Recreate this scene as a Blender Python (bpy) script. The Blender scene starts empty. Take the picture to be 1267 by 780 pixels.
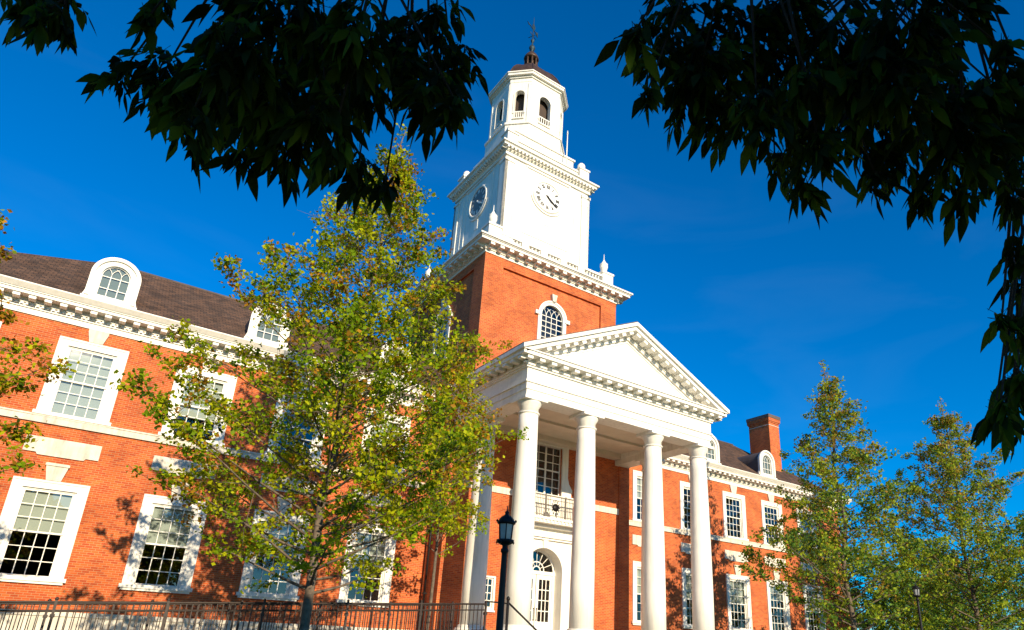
import bpy, bmesh, math, random
import numpy as np
from mathutils import Vector, Matrix
R = math.radians
sc = bpy.context.scene
col = sc.collection

# ------------------------------------------------------------ camera
cam_data = bpy.data.cameras.new('camera')
cam = bpy.data.objects.new('camera', cam_data)
col.objects.link(cam)
CAM = Vector((-19.790, -29.982, -0.961))
YAW, PIT, ROL = 0.617, 0.365, 0.043
fw = Vector((math.sin(YAW)*math.cos(PIT), math.cos(YAW)*math.cos(PIT), math.sin(PIT)))
rt = Vector((math.cos(YAW), -math.sin(YAW), 0))
up = rt.cross(fw)
r2 = rt*math.cos(ROL) + up*math.sin(ROL)
u2 = -rt*math.sin(ROL) + up*math.cos(ROL)
m = Matrix((r2, u2, -fw)).transposed().to_4x4()
m.translation = CAM
cam.matrix_world = m
cam_data.sensor_width = 36
cam_data.lens = 36*840.726/1267
cam_data.shift_x = -56.66/1267
cam_data.shift_y = 88.04/1267
cam_data.clip_start = 0.05
cam_data.clip_end = 3000
sc.camera = cam

# ------------------------------------------------------------ light
SUN_EL, SUN_AZ = 19.0, 182.2          # azimuth clockwise from +Y
world = bpy.data.worlds.new('World'); sc.world = world
world.use_nodes = True
wn = world.node_tree.nodes; wl = world.node_tree.links
wn.clear()
wo = wn.new('ShaderNodeOutputWorld'); bg = wn.new('ShaderNodeBackground')
sky = wn.new('ShaderNodeTexSky'); sky.sky_type = 'NISHITA'
sky.sun_disc = False
sky.sun_elevation = R(SUN_EL); sky.sun_rotation = R(SUN_AZ)
sky.air_density = 1.0; sky.dust_density = 0.2; sky.ozone_density = 3.0
hs = wn.new('ShaderNodeHueSaturation'); hs.inputs['Saturation'].default_value = 1.45
hs.inputs['Value'].default_value = 1.0
tint = wn.new('ShaderNodeVectorMath'); tint.operation = 'MULTIPLY'; tint.inputs[1].default_value = (0.62, 0.94, 1.28)
bg.inputs['Strength'].default_value = 0.095
wl.new(sky.outputs['Color'], tint.inputs[0]); wl.new(tint.outputs[0], hs.inputs['Color']); 
tc = wn.new('ShaderNodeTexCoord'); mp = wn.new('ShaderNodeMapping'); mp.inputs['Scale'].default_value = (1.2, 2.6, 7.0); mp.inputs['Rotation'].default_value = (0.2, 0.35, 0.5)
cn = wn.new('ShaderNodeTexNoise'); cn.inputs['Scale'].default_value = 1.6; cn.inputs['Detail'].default_value = 7; cn.inputs['Distortion'].default_value = 0.6
cr = wn.new('ShaderNodeMapRange'); cr.inputs['From Min'].default_value = 0.52; cr.inputs['From Max'].default_value = 0.85; cr.inputs['To Max'].default_value = 0.028
cm = wn.new('ShaderNodeMix'); cm.data_type = 'RGBA'; cm.inputs['B'].default_value = (4.2, 5.2, 6.4, 1)
wl.new(tc.outputs['Generated'], mp.inputs['Vector']); wl.new(mp.outputs[0], cn.inputs['Vector']); wl.new(cn.outputs['Fac'], cr.inputs['Value'])
wl.new(cr.outputs['Result'], cm.inputs['Factor']); wl.new(hs.outputs['Color'], cm.inputs['A']); wl.new(cm.outputs['Result'], bg.inputs['Color'])
wl.new(bg.outputs['Background'], wo.inputs['Surface'])
sun_d = bpy.data.lights.new('sun', 'SUN'); sun_d.energy = 5.0; sun_d.angle = R(0.5)
sun_d.color = (1.0, 0.84, 0.60)
sun = bpy.data.objects.new('sun', sun_d); col.objects.link(sun)
sd = Vector((math.sin(R(SUN_AZ))*math.cos(R(SUN_EL)), math.cos(R(SUN_AZ))*math.cos(R(SUN_EL)), math.sin(R(SUN_EL))))
sun.rotation_euler = sd.to_track_quat('Z', 'Y').to_euler()
sun.location = (0, -40, 30)
sc.view_settings.view_transform = 'Standard'
sc.view_settings.look = 'None'
sc.view_settings.gamma = 1
sc.view_settings.exposure = 0.60
sc.render.film_transparent = False
sc.cycles.use_denoising = True
sc.cycles.max_bounces = 8
sc.cycles.transparent_max_bounces = 16

GZ = -2.5      # ground level

# ------------------------------------------------------------ materials
def mat(name):
    m = bpy.data.materials.new(name); m.use_nodes = True
    nt = m.node_tree
    return m, nt, nt.nodes['Principled BSDF']

def plain(name, c, rough=0.6, metal=0.0, noise=0.0, scale=6.0, bump=0.0, spec=0.3, streak=0.0):
    m, nt, b = mat(name)
    b.inputs['Roughness'].default_value = rough
    b.inputs['Metallic'].default_value = metal
    b.inputs['Specular IOR Level'].default_value = spec
    b.inputs['Base Color'].default_value = (*c, 1)
    if noise or bump:
        g = nt.nodes.new('ShaderNodeNewGeometry')
        n = nt.nodes.new('ShaderNodeTexNoise'); n.inputs['Scale'].default_value = scale
        n.inputs['Detail'].default_value = 6
        nt.links.new(g.outputs['Position'], n.inputs['Vector'])
        r = nt.nodes.new('ShaderNodeMapRange')
        r.inputs['From Min'].default_value = 0.3; r.inputs['From Max'].default_value = 0.7
        r.inputs['To Min'].default_value = 1-noise; r.inputs['To Max'].default_value = 1+noise*0.5
        nt.links.new(n.outputs['Fac'], r.inputs['Value'])
        mx = nt.nodes.new('ShaderNodeVectorMath'); mx.operation = 'SCALE'
        mx.inputs[0].default_value = c
        if streak:
            mpp = nt.nodes.new('ShaderNodeMapping'); mpp.inputs['Scale'].default_value = (5, 5, .55)
            n2 = nt.nodes.new('ShaderNodeTexNoise'); n2.inputs['Scale'].default_value = 1.5; n2.inputs['Detail'].default_value = 8
            nt.links.new(g.outputs['Position'], mpp.inputs['Vector']); nt.links.new(mpp.outputs[0], n2.inputs['Vector'])
            r2_ = nt.nodes.new('ShaderNodeMapRange'); r2_.inputs['From Min'].default_value = .45; r2_.inputs['From Max'].default_value = .78
            r2_.inputs['To Min'].default_value = 1.0; r2_.inputs['To Max'].default_value = 1-streak
            nt.links.new(n2.outputs['Fac'], r2_.inputs['Value'])
            mm = nt.nodes.new('ShaderNodeMath'); mm.operation = 'MULTIPLY'
            nt.links.new(r.outputs['Result'], mm.inputs[0]); nt.links.new(r2_.outputs['Result'], mm.inputs[1]); r = mm
        nt.links.new(r.outputs[0], mx.inputs['Scale'])
        nt.links.new(mx.outputs['Vector'], b.inputs['Base Color'])
        if bump:
            bp = nt.nodes.new('ShaderNodeBump'); bp.inputs['Strength'].default_value = bump
            bp.inputs['Distance'].default_value = 0.02
            nt.links.new(n.outputs['Fac'], bp.inputs['Height'])
            nt.links.new(bp.outputs['Normal'], b.inputs['Normal'])
    return m

def planar_uv(nt, vert='z'):
    """position -> (along the wall, height) for any axis-aligned wall"""
    g = nt.nodes.new('ShaderNodeNewGeometry')
    sp = nt.nodes.new('ShaderNodeSeparateXYZ'); nt.links.new(g.outputs['Position'], sp.inputs[0])
    sn = nt.nodes.new('ShaderNodeSeparateXYZ'); nt.links.new(g.outputs['True Normal'], sn.inputs[0])
    ab = nt.nodes.new('ShaderNodeMath'); ab.operation = 'ABSOLUTE'; nt.links.new(sn.outputs['X'], ab.inputs[0])
    gt = nt.nodes.new('ShaderNodeMath'); gt.operation = 'GREATER_THAN'; gt.inputs[1].default_value = 0.7
    nt.links.new(ab.outputs[0], gt.inputs[0])
    mx = nt.nodes.new('ShaderNodeMix'); mx.data_type = 'FLOAT'
    nt.links.new(gt.outputs[0], mx.inputs['Factor'])
    nt.links.new(sp.outputs['X'], mx.inputs['A']); nt.links.new(sp.outputs['Y'], mx.inputs['B'])
    cb = nt.nodes.new('ShaderNodeCombineXYZ')
    nt.links.new(mx.outputs['Result'], cb.inputs['X']); nt.links.new(sp.outputs['Z'], cb.inputs['Y'])
    return g, cb

def brick_mat(name='brick', c1=(0.56, 0.118, 0.026), c2=(0.34, 0.052, 0.016), mort=(0.44, 0.22, 0.11)):
    m, nt, b = mat(name)
    g, cb = planar_uv(nt)
    br = nt.nodes.new('ShaderNodeTexBrick')
    br.inputs['Scale'].default_value = 1
    br.inputs['Brick Width'].default_value = 0.225
    br.inputs['Row Height'].default_value = 0.078
    br.inputs['Mortar Size'].default_value = 0.009
    br.inputs['Mortar Smooth'].default_value = 0.3
    br.inputs['Bias'].default_value = -0.1
    br.inputs['Color1'].default_value = (*c1, 1); br.inputs['Color2'].default_value = (*c2, 1)
    br.inputs['Mortar'].default_value = (*mort, 1)
    nt.links.new(cb.outputs[0], br.inputs['Vector'])
    n = nt.nodes.new('ShaderNodeTexNoise'); n.inputs['Scale'].default_value = 0.9; n.inputs['Detail'].default_value = 8
    nt.links.new(g.outputs['Position'], n.inputs['Vector'])
    r = nt.nodes.new('ShaderNodeMapRange'); r.inputs['From Min'].default_value = .3; r.inputs['From Max'].default_value = .7
    r.inputs['To Min'].default_value = 0.74; r.inputs['To Max'].default_value = 1.18
    nt.links.new(n.outputs['Fac'], r.inputs['Value'])
    mx = nt.nodes.new('ShaderNodeVectorMath'); mx.operation = 'SCALE'
    nt.links.new(br.outputs['Color'], mx.inputs[0]); nt.links.new(r.outputs['Result'], mx.inputs['Scale'])
    nt.links.new(mx.outputs['Vector'], b.inputs['Base Color'])
    b.inputs['Roughness'].default_value = 0.85
    b.inputs['Specular IOR Level'].default_value = 0.2
    bp = nt.nodes.new('ShaderNodeBump'); bp.inputs['Strength'].default_value = 0.5; bp.inputs['Distance'].default_value = 0.006
    bp.invert = True
    nt.links.new(br.outputs['Fac'], bp.inputs['Height']); nt.links.new(bp.outputs['Normal'], b.inputs['Normal'])
    return m

def slate_mat():
    m, nt, b = mat('slate')
    g = nt.nodes.new('ShaderNodeNewGeometry')
    sp = nt.nodes.new('ShaderNodeSeparateXYZ'); nt.links.new(g.outputs['Position'], sp.inputs[0])
    cb = nt.nodes.new('ShaderNodeCombineXYZ')
    nt.links.new(sp.outputs['X'], cb.inputs['X']); nt.links.new(sp.outputs['Z'], cb.inputs['Y'])
    br = nt.nodes.new('ShaderNodeTexBrick'); br.inputs['Scale'].default_value = 1
    br.inputs['Brick Width'].default_value = 0.26; br.inputs['Row Height'].default_value = 0.13
    br.inputs['Mortar Size'].default_value = 0.012; br.inputs['Bias'].default_value = 0.0
    br.inputs['Color1'].default_value = (0.135, 0.078, 0.052, 1); br.inputs['Color2'].default_value = (0.07, 0.048, 0.038, 1)
    br.inputs['Mortar'].default_value = (0.03, 0.025, 0.025, 1)
    nt.links.new(cb.outputs[0], br.inputs['Vector'])
    n = nt.nodes.new('ShaderNodeTexNoise'); n.inputs['Scale'].default_value = 1.6; n.inputs['Detail'].default_value = 5
    nt.links.new(g.outputs['Position'], n.inputs['Vector'])
    r = nt.nodes.new('ShaderNodeMapRange'); r.inputs['From Min'].default_value = .3; r.inputs['From Max'].default_value = .7
    r.inputs['To Min'].default_value = 0.75; r.inputs['To Max'].default_value = 1.25
    nt.links.new(n.outputs['Fac'], r.inputs['Value'])
    mx = nt.nodes.new('ShaderNodeVectorMath'); mx.operation = 'SCALE'
    nt.links.new(br.outputs['Color'], mx.inputs[0]); nt.links.new(r.outputs['Result'], mx.inputs['Scale'])
    nt.links.new(mx.outputs['Vector'], b.inputs['Base Color'])
    b.inputs['Roughness'].default_value = 0.9; b.inputs['Specular IOR Level'].default_value = 0.08
    return m

def glass_mat():
    m = bpy.data.materials.new('window_glass'); m.use_nodes = True
    nt = m.node_tree; nt.nodes.clear()
    o = nt.nodes.new('ShaderNodeOutputMaterial'); mix = nt.nodes.new('ShaderNodeMixShader')
    t = nt.nodes.new('ShaderNodeBsdfTransparent'); t.inputs['Color'].default_value = (.82, .88, .86, 1)
    gl = nt.nodes.new('ShaderNodeBsdfGlossy'); gl.inputs['Roughness'].default_value = 0.02
    f = nt.nodes.new('ShaderNodeFresnel'); f.inputs['IOR'].default_value = 1.55
    n = nt.nodes.new('ShaderNodeTexNoise'); n.inputs['Scale'].default_value = 1.3
    g = nt.nodes.new('ShaderNodeNewGeometry'); nt.links.new(g.outputs['Position'], n.inputs['Vector'])
    bp = nt.nodes.new('ShaderNodeBump'); bp.inputs['Strength'].default_value = 0.12; bp.inputs['Distance'].default_value = 0.02
    nt.links.new(n.outputs['Fac'], bp.inputs['Height']); nt.links.new(bp.outputs['Normal'], gl.inputs['Normal'])
    ad = nt.nodes.new('ShaderNodeMath'); ad.operation = 'MULTIPLY_ADD'; ad.inputs[1].default_value = 1.3; ad.inputs[2].default_value = 0.04
    nt.links.new(f.outputs[0], ad.inputs[0])
    nt.links.new(ad.outputs[0], mix.inputs[0]); nt.links.new(t.outputs[0], mix.inputs[1]); nt.links.new(gl.outputs[0], mix.inputs[2])
    nt.links.new(mix.outputs[0], o.inputs['Surface'])
    return m

def leaf_mat(name, c, trans=0.35, rough=0.5):
    m = bpy.data.materials.new(name); m.use_nodes = True
    nt = m.node_tree; b = nt.nodes['Principled BSDF']; o = nt.nodes['Material Output']
    g = nt.nodes.new('ShaderNodeNewGeometry')
    n = nt.nodes.new('ShaderNodeTexNoise'); n.inputs['Scale'].default_value = 2.2; n.inputs['Detail'].default_value = 3
    nt.links.new(g.outputs['Position'], n.inputs['Vector'])
    w = nt.nodes.new('ShaderNodeTexWhiteNoise'); nt.links.new(g.outputs['Random Per Island'], w.inputs['Vector'])
    ad = nt.nodes.new('ShaderNodeMath'); ad.operation = 'ADD'
    nt.links.new(n.outputs['Fac'], ad.inputs[0]); nt.links.new(g.outputs['Random Per Island'], ad.inputs[1])
    r = nt.nodes.new('ShaderNodeMapRange'); r.inputs['From Min'].default_value = 0.4; r.inputs['From Max'].default_value = 1.6
    r.inputs['To Min'].default_value = 0.6; r.inputs['To Max'].default_value = 1.45
    nt.links.new(ad.outputs[0], r.inputs['Value'])
    mx = nt.nodes.new('ShaderNodeVectorMath'); mx.operation = 'SCALE'; mx.inputs[0].default_value = c
    nt.links.new(r.outputs['Result'], mx.inputs['Scale'])
    nt.links.new(mx.outputs['Vector'], b.inputs['Base Color'])
    b.inputs['Roughness'].default_value = rough; b.inputs['Specular IOR Level'].default_value = 0.08
    t = nt.nodes.new('ShaderNodeBsdfTranslucent'); nt.links.new(mx.outputs['Vector'], t.inputs['Color'])
    ms = nt.nodes.new('ShaderNodeMixShader'); ms.inputs[0].default_value = trans
    nt.links.new(b.outputs[0], ms.inputs[1]); nt.links.new(t.outputs[0], ms.inputs[2]); nt.links.new(ms.outputs[0], o.inputs['Surface'])
    return m

BRICK = brick_mat()
WHITE = plain('white_paint', (0.80, 0.77, 0.69), 0.55, noise=0.06, scale=1.3, streak=0.17, bump=0.05)
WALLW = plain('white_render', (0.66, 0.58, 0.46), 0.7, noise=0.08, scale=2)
STONE = plain('limestone', (0.66, 0.60, 0.50), 0.8, noise=0.14, scale=3, bump=0.3, streak=0.35)
SLATE = slate_mat()
LEAD = plain('lead_sheet', (0.11, 0.085, 0.075), 0.6, noise=0.25, scale=3)
GLASS = glass_mat()
BLIND = plain('window_blind', (0.40, 0.41, 0.38), 0.9, noise=0.05, scale=2)
DARK = plain('dark_interior', (0.035, 0.032, 0.03), 0.9, noise=0.3, scale=1)  # room darkness put into the colour so sun through the windows stays dim
IRON = plain('black_iron', (0.012, 0.010, 0.010), 0.42, metal=0.0, noise=0.2, scale=9, spec=0.2)
COPPER = plain('weathered_copper', (0.075, 0.045, 0.03), 0.5, metal=0.3, noise=0.35, scale=3)
VERDI = plain('green_copper', (0.03, 0.055, 0.07), 0.55, metal=0.3, noise=0.3, scale=6)
DIALW = plain('white_dial', (0.78, 0.77, 0.72), 0.4)
DIALG = plain('dial_painted_shade', (0.19, 0.19, 0.185), 0.5, spec=0.2)  # left dial: its shade is painted in as a darker grey
FENCE = plain('brown_black_iron', (0.035, 0.022, 0.016), 0.5, noise=0.25, scale=8)
BLACK = plain('black_paint', (0.012, 0.012, 0.014), 0.45)
BELFRY_DARK = plain('belfry_dark_brown', (0.06, 0.04, 0.03), 0.7, noise=0.2, scale=8)  # dark brown standing in for the shade inside the belfry
LAMPG = plain('frosted_lamp_glass', (0.30, 0.30, 0.30), 0.15, noise=0.15, scale=12, spec=0.7)
BARK = plain('bark', (0.14, 0.105, 0.075), 0.9, noise=0.45, scale=9, bump=0.6)
DBARK = plain('dark_bark', (0.035, 0.027, 0.02), 0.9, noise=0.4, scale=9, bump=0.5)
LEAF = [leaf_mat('leaf_yellow_green', (0.40, 0.42, 0.008), .5), leaf_mat('leaf_green', (0.20, 0.31, 0.008), .5),
        leaf_mat('leaf_amber', (0.38, 0.19, 0.015), .45), leaf_mat('leaf_deep_green', (0.055, 0.11, 0.010), .4)]
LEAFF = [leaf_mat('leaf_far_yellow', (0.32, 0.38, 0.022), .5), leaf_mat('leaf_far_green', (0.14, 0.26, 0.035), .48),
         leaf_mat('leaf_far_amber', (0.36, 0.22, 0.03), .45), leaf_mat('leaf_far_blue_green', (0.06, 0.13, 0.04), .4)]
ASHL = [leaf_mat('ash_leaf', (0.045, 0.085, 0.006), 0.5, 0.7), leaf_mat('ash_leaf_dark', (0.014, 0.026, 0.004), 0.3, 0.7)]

# ------------------------------------------------------------ mesh builder
class MB:
    def __init__(s): s.v = []; s.f = []; s.m = []; s.sm = []; s.xf = None
    def _add(s, vs, fs, mi=0, smooth=False):
        o = len(s.v)
        if s.xf: vs = [tuple(s.xf @ Vector(p)) for p in vs]
        s.v += [tuple(p) for p in vs]
        for f in fs: s.f.append([i+o for i in f]); s.m.append(mi); s.sm.append(smooth)
        return s
    def box(s, x0, x1, y0, y1, z0, z1, mi=0):
        vs = [(x, y, z) for z in (z0, z1) for y in (y0, y1) for x in (x0, x1)]
        return s._add(vs, [(0,2,3,1),(4,5,7,6),(0,1,5,4),(2,6,7,3),(0,4,6,2),(1,3,7,5)], mi)
    def cbox(s, cx, cy, hx, hy, z0, z1, mi=0): return s.box(cx-hx, cx+hx, cy-hy, cy+hy, z0, z1, mi)
    def prism(s, poly, axis, a, b, mi=0):
        """poly: 2-D outline; axis y: poly in (x,z); axis x: poly in (y,z); axis z: poly in (x,y)"""
        def P(p, t):
            return {'y': (p[0], t, p[1]), 'x': (t, p[0], p[1]), 'z': (p[0], p[1], t)}[axis]
        n = len(poly); vs = [P(p, a) for p in poly] + [P(p, b) for p in poly]
        fs = [tuple(range(n)), tuple(range(2*n-1, n-1, -1))] + [(i, (i+1) % n, n+(i+1) % n, n+i) for i in range(n)]
        return s._add(vs, fs, mi)
    def lathe(s, prof, cx, cy, n=20, mi=0, smooth=True, cz=0, a0=0.0):
        vs = []; fs = []
        for (r, z) in prof:
            for k in range(n):
                a = a0 + 2*math.pi*k/n; vs.append((cx+r*math.cos(a), cy+r*math.sin(a), cz+z))
        for i in range(len(prof)-1):
            for k in range(n):
                k2 = (k+1) % n; fs.append((i*n+k, i*n+k2, (i+1)*n+k2, (i+1)*n+k))
        fs.append(tuple(range(n-1, -1, -1))); L = (len(prof)-1)*n; fs.append(tuple(L+k for k in range(n)))
        return s._add(vs, fs, mi, smooth)
    def tube(s, pts, rad, n=8, mi=0, smooth=True):
        pts = [Vector(p) for p in pts]
        if not isinstance(rad, (list, tuple)): rad = [rad]*len(pts)
        vs = []; fs = []; ref = None
        for i, p in enumerate(pts):
            t = (pts[min(i+1, len(pts)-1)] - pts[max(i-1, 0)])
            t = t.normalized() if t.length > 1e-9 else Vector((0, 0, 1))
            if ref is None: ref = Vector((1, 0, 0)) if abs(t.x) < .8 else Vector((0, 1, 0))
            u = (ref - t*ref.dot(t)).normalized(); w = t.cross(u); ref = u
            for k in range(n):
                a = 2*math.pi*k/n; vs.append(tuple(p + (u*math.cos(a)+w*math.sin(a))*rad[i]))
        for i in range(len(pts)-1):
            for k in range(n):
                k2 = (k+1) % n; fs.append((i*n+k, i*n+k2, (i+1)*n+k2, (i+1)*n+k))
        fs.append(tuple(range(n-1, -1, -1))); L = (len(pts)-1)*n; fs.append(tuple(L+k for k in range(n)))
        return s._add(vs, fs, mi, smooth)
    def wall(s, x0, x1, z0, z1, yf, yb, holes=(), mi=0, arches=()):
        """front wall in plane y=yf with rectangular holes [(x0,x1,z0,z1)] and reveals back to yb;
        arches: (xc, r, zs) heads filled inside the hole that contains them (hole top must be >= zs+r)"""
        xs = sorted({x0, x1} | {v for h in holes for v in h[:2] if x0 < v < x1})
        zs = sorted({z0, z1} | {v for h in holes for v in h[2:] if z0 < v < z1})
        for i in range(len(xs)-1):
            for j in range(len(zs)-1):
                cx = (xs[i]+xs[i+1])/2; cz = (zs[j]+zs[j+1])/2
                if any(h[0] < cx < h[1] and h[2] < cz < h[3] for h in holes): continue
                s._add([(xs[i], yf, zs[j]), (xs[i+1], yf, zs[j]), (xs[i+1], yf, zs[j+1]), (xs[i], yf, zs[j+1])], [(0,1,2,3)], mi)
        for (a, b, c, d) in holes:
            s._add([(a,yf,c),(b,yf,c),(b,yb,c),(a,yb,c)], [(0,1,2,3)], mi)
            s._add([(a,yf,d),(b,yf,d),(b,yb,d),(a,yb,d)], [(0,3,2,1)], mi)
            s._add([(a,yf,c),(a,yf,d),(a,yb,d),(a,yb,c)], [(0,1,2,3)], mi)
            s._add([(b,yf,c),(b,yf,d),(b,yb,d),(b,yb,c)], [(0,3,2,1)], mi)
        for (xc, r, zsp, ztop) in arches:
            n = 20; pts = [(xc+r*math.cos(math.pi*k/n), zsp+r*math.sin(math.pi*k/n)) for k in range(n+1)]
            for k in range(n):
                p, q = pts[k], pts[k+1]
                s._add([(p[0],yf,p[1]),(p[0],yf,ztop),(q[0],yf,ztop),(q[0],yf,q[1])], [(0,1,2,3)], mi)
                s._add([(p[0],yf,p[1]),(q[0],yf,q[1]),(q[0],yb,q[1]),(p[0],yb,p[1])], [(0,1,2,3)], mi)
        return s
    def arch_band(s, xc, r0, r1, zsp, y0, y1, n=24, mi=0, legs=0.0, a0=0.0, a1=math.pi):
        """flat ring r0..r1 in the xz plane, y0 front, y1 back, with straight legs down"""
        ip = [(xc+r0*math.cos(a0+(a1-a0)*k/n), zsp+r0*math.sin(a0+(a1-a0)*k/n)) for k in range(n+1)]
        op = [(xc+r1*math.cos(a0+(a1-a0)*k/n), zsp+r1*math.sin(a0+(a1-a0)*k/n)) for k in range(n+1)]
        if legs:
            ip = [(xc+r0, zsp-legs)] + ip + [(xc-r0, zsp-legs)]; op = [(xc+r1, zsp-legs)] + op + [(xc-r1, zsp-legs)]
        N = len(ip)
        vs = [(p[0], y, p[1]) for y in (y0, y1) for p in ip] + [(p[0], y, p[1]) for y in (y0, y1) for p in op]
        I0, I1, O0, O1 = 0, N, 2*N, 3*N; fs = []
        for k in range(N-1):
            fs += [(I0+k, O0+k, O0+k+1, I0+k+1), (I1+k, I1+k+1, O1+k+1, O1+k), (I0+k, I0+k+1, I1+k+1, I1+k), (O0+k, O1+k, O1+k+1, O0+k+1)]
        fs += [(I0, I1, O1, O0), (I0+N-1, O0+N-1, O1+N-1, I1+N-1)]
        return s._add(vs, fs, mi)
    def build(s, name, mats, parent=None, loc=None, recalc=True):
        me = bpy.data.meshes.new(name)
        me.from_pydata(s.v, [], s.f)
        for mt in (mats if isinstance(mats, (list, tuple)) else [mats]): me.materials.append(mt)
        me.polygons.foreach_set('material_index', s.m)
        me.polygons.foreach_set('use_smooth', s.sm)
        if recalc:
            bm = bmesh.new(); bm.from_mesh(me); bmesh.ops.recalc_face_normals(bm, faces=bm.faces); bm.to_mesh(me); bm.free()
        me.update()
        return link(name, me, parent, loc)

def link(name, me, parent=None, loc=None):
    o = bpy.data.objects.new(name, me); col.objects.link(o)
    if parent is not None: o.parent = parent
    if loc is not None: o.location = loc
    return o
def tag(o, label=None, cat=None, group=None, kind=None):
    if label: o['label'] = label
    if cat: o['category'] = cat
    if group: o['group'] = group
    if kind: o['kind'] = kind
    return o
def empty(name, loc=(0,0,0)):
    o = bpy.data.objects.new(name, None); col.objects.link(o); o.location = loc; o.empty_display_size = .3
    return o
def copy_tree(o, parent=None):
    c = o.copy(); col.objects.link(c)
    if parent is not None: c.parent = parent
    for ch in list(o.children): copy_tree(ch, c)
    return c

# ------------------------------------------------------------ ground
g = MB()
g.box(-600, 600, -600, 900, GZ-1, GZ)
lawn = g.build('lawn', plain('grass_ground', (0.05, 0.085, 0.025), 0.95, noise=0.4, scale=1.2, bump=0.4)); tag(lawn, kind='structure')
g = MB(); g.box(-60, 70, -24, -20.6, GZ-.2, GZ+.02)
tag(g.build('path', plain('concrete_path', (0.34, 0.31, 0.27), 0.9, noise=0.15, scale=2)), kind='structure')
g = MB(); g.box(-5, 5, -20.4, -13.5, GZ-.2, GZ+.025)
tag(g.build('forecourt', plain('brick_paving', (0.42, 0.30, 0.20), 0.9, noise=0.2, scale=3)), kind='structure')

# ------------------------------------------------------------ the hall
hall = empty('university_hall', (0, 0, GZ))
tag(hall, 'long red brick hall with white columned portico and tall white clock tower', 'building')
# all parts are written in scene coordinates, the hall's base is at GZ
def part(mb, name, mats, parent=None, loc=(0,0,0)):
    p = parent or hall
    l = Vector(loc)
    if p is hall: l = l - Vector((0, 0, GZ))
    return mb.build(name, mats, p, l)
def part_copy(o, loc):
    c = copy_tree(o, hall); c.location = Vector(loc) - Vector((0, 0, GZ)); return c

WX = [-20.38, -16.38, -12.38, -8.38]
WXL = [-24.38] + WX
HW = 0.80        # half of the sash opening
LZ0, LZ1 = 0.52, 3.50
UZ0, UZ1 = 6.22, 8.86
EXT = 28.6

# wings
def wing(xa, xb, xs, name):
    w = MB()
    holes = [(x-HW, x+HW, LZ0, LZ1) for x in xs] + [(x-HW, x+HW, UZ0, UZ1) for x in xs]
    w.wall(xa, xb, -0.55, 9.70, 0.0, 0.30, holes)
    for s in (xa, xb):
        w._add([(s,0,-.55),(s,0,9.7),(s,11,9.7),(s,11,-.55)], [(0,1,2,3)])
    w._add([(xa,11,-.55),(xb,11,-.55),(xb,11,9.7),(xa,11,9.7)], [(0,1,2,3)])
    part(w, name, BRICK)
    b = MB(); b.box(xa-.06, xb+.06, -0.08, 11.08, GZ, -.70); b.box(xa-.1, xb+.1, -0.13, 11.1, -.70, -.55)
    part(b, 'stone_base', STONE)
    b = MB(); b.box(xa+.01, xb-.01, 4.6, 4.8, -.5, 9.6); b.box(xa+.01, xb-.01, .32, 4.6, 4.35, 4.5); b.box(xa+.01, xb-.01, .32, 4.6, -.6, -.5)
    b.box(xa+.01, xb-.01, .32, 4.6, 9.55, 9.65)
    part(b, 'interior', DARK)
wing(-EXT, -5.66, WXL, 'wing_wall')
wing(5.66, EXT, [-x for x in WXL], 'wing_wall')

# sill bands, panels
for xa, xb in ((-EXT, -5.67), (5.67, EXT)):
    b = MB(); b.box(xa, xb, -.09, 0.0, 5.80, 6.03); b.box(xa, xb, -.12, 0.0, 6.03, 6.09)
    part(b, 'sill_band', STONE)

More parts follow.
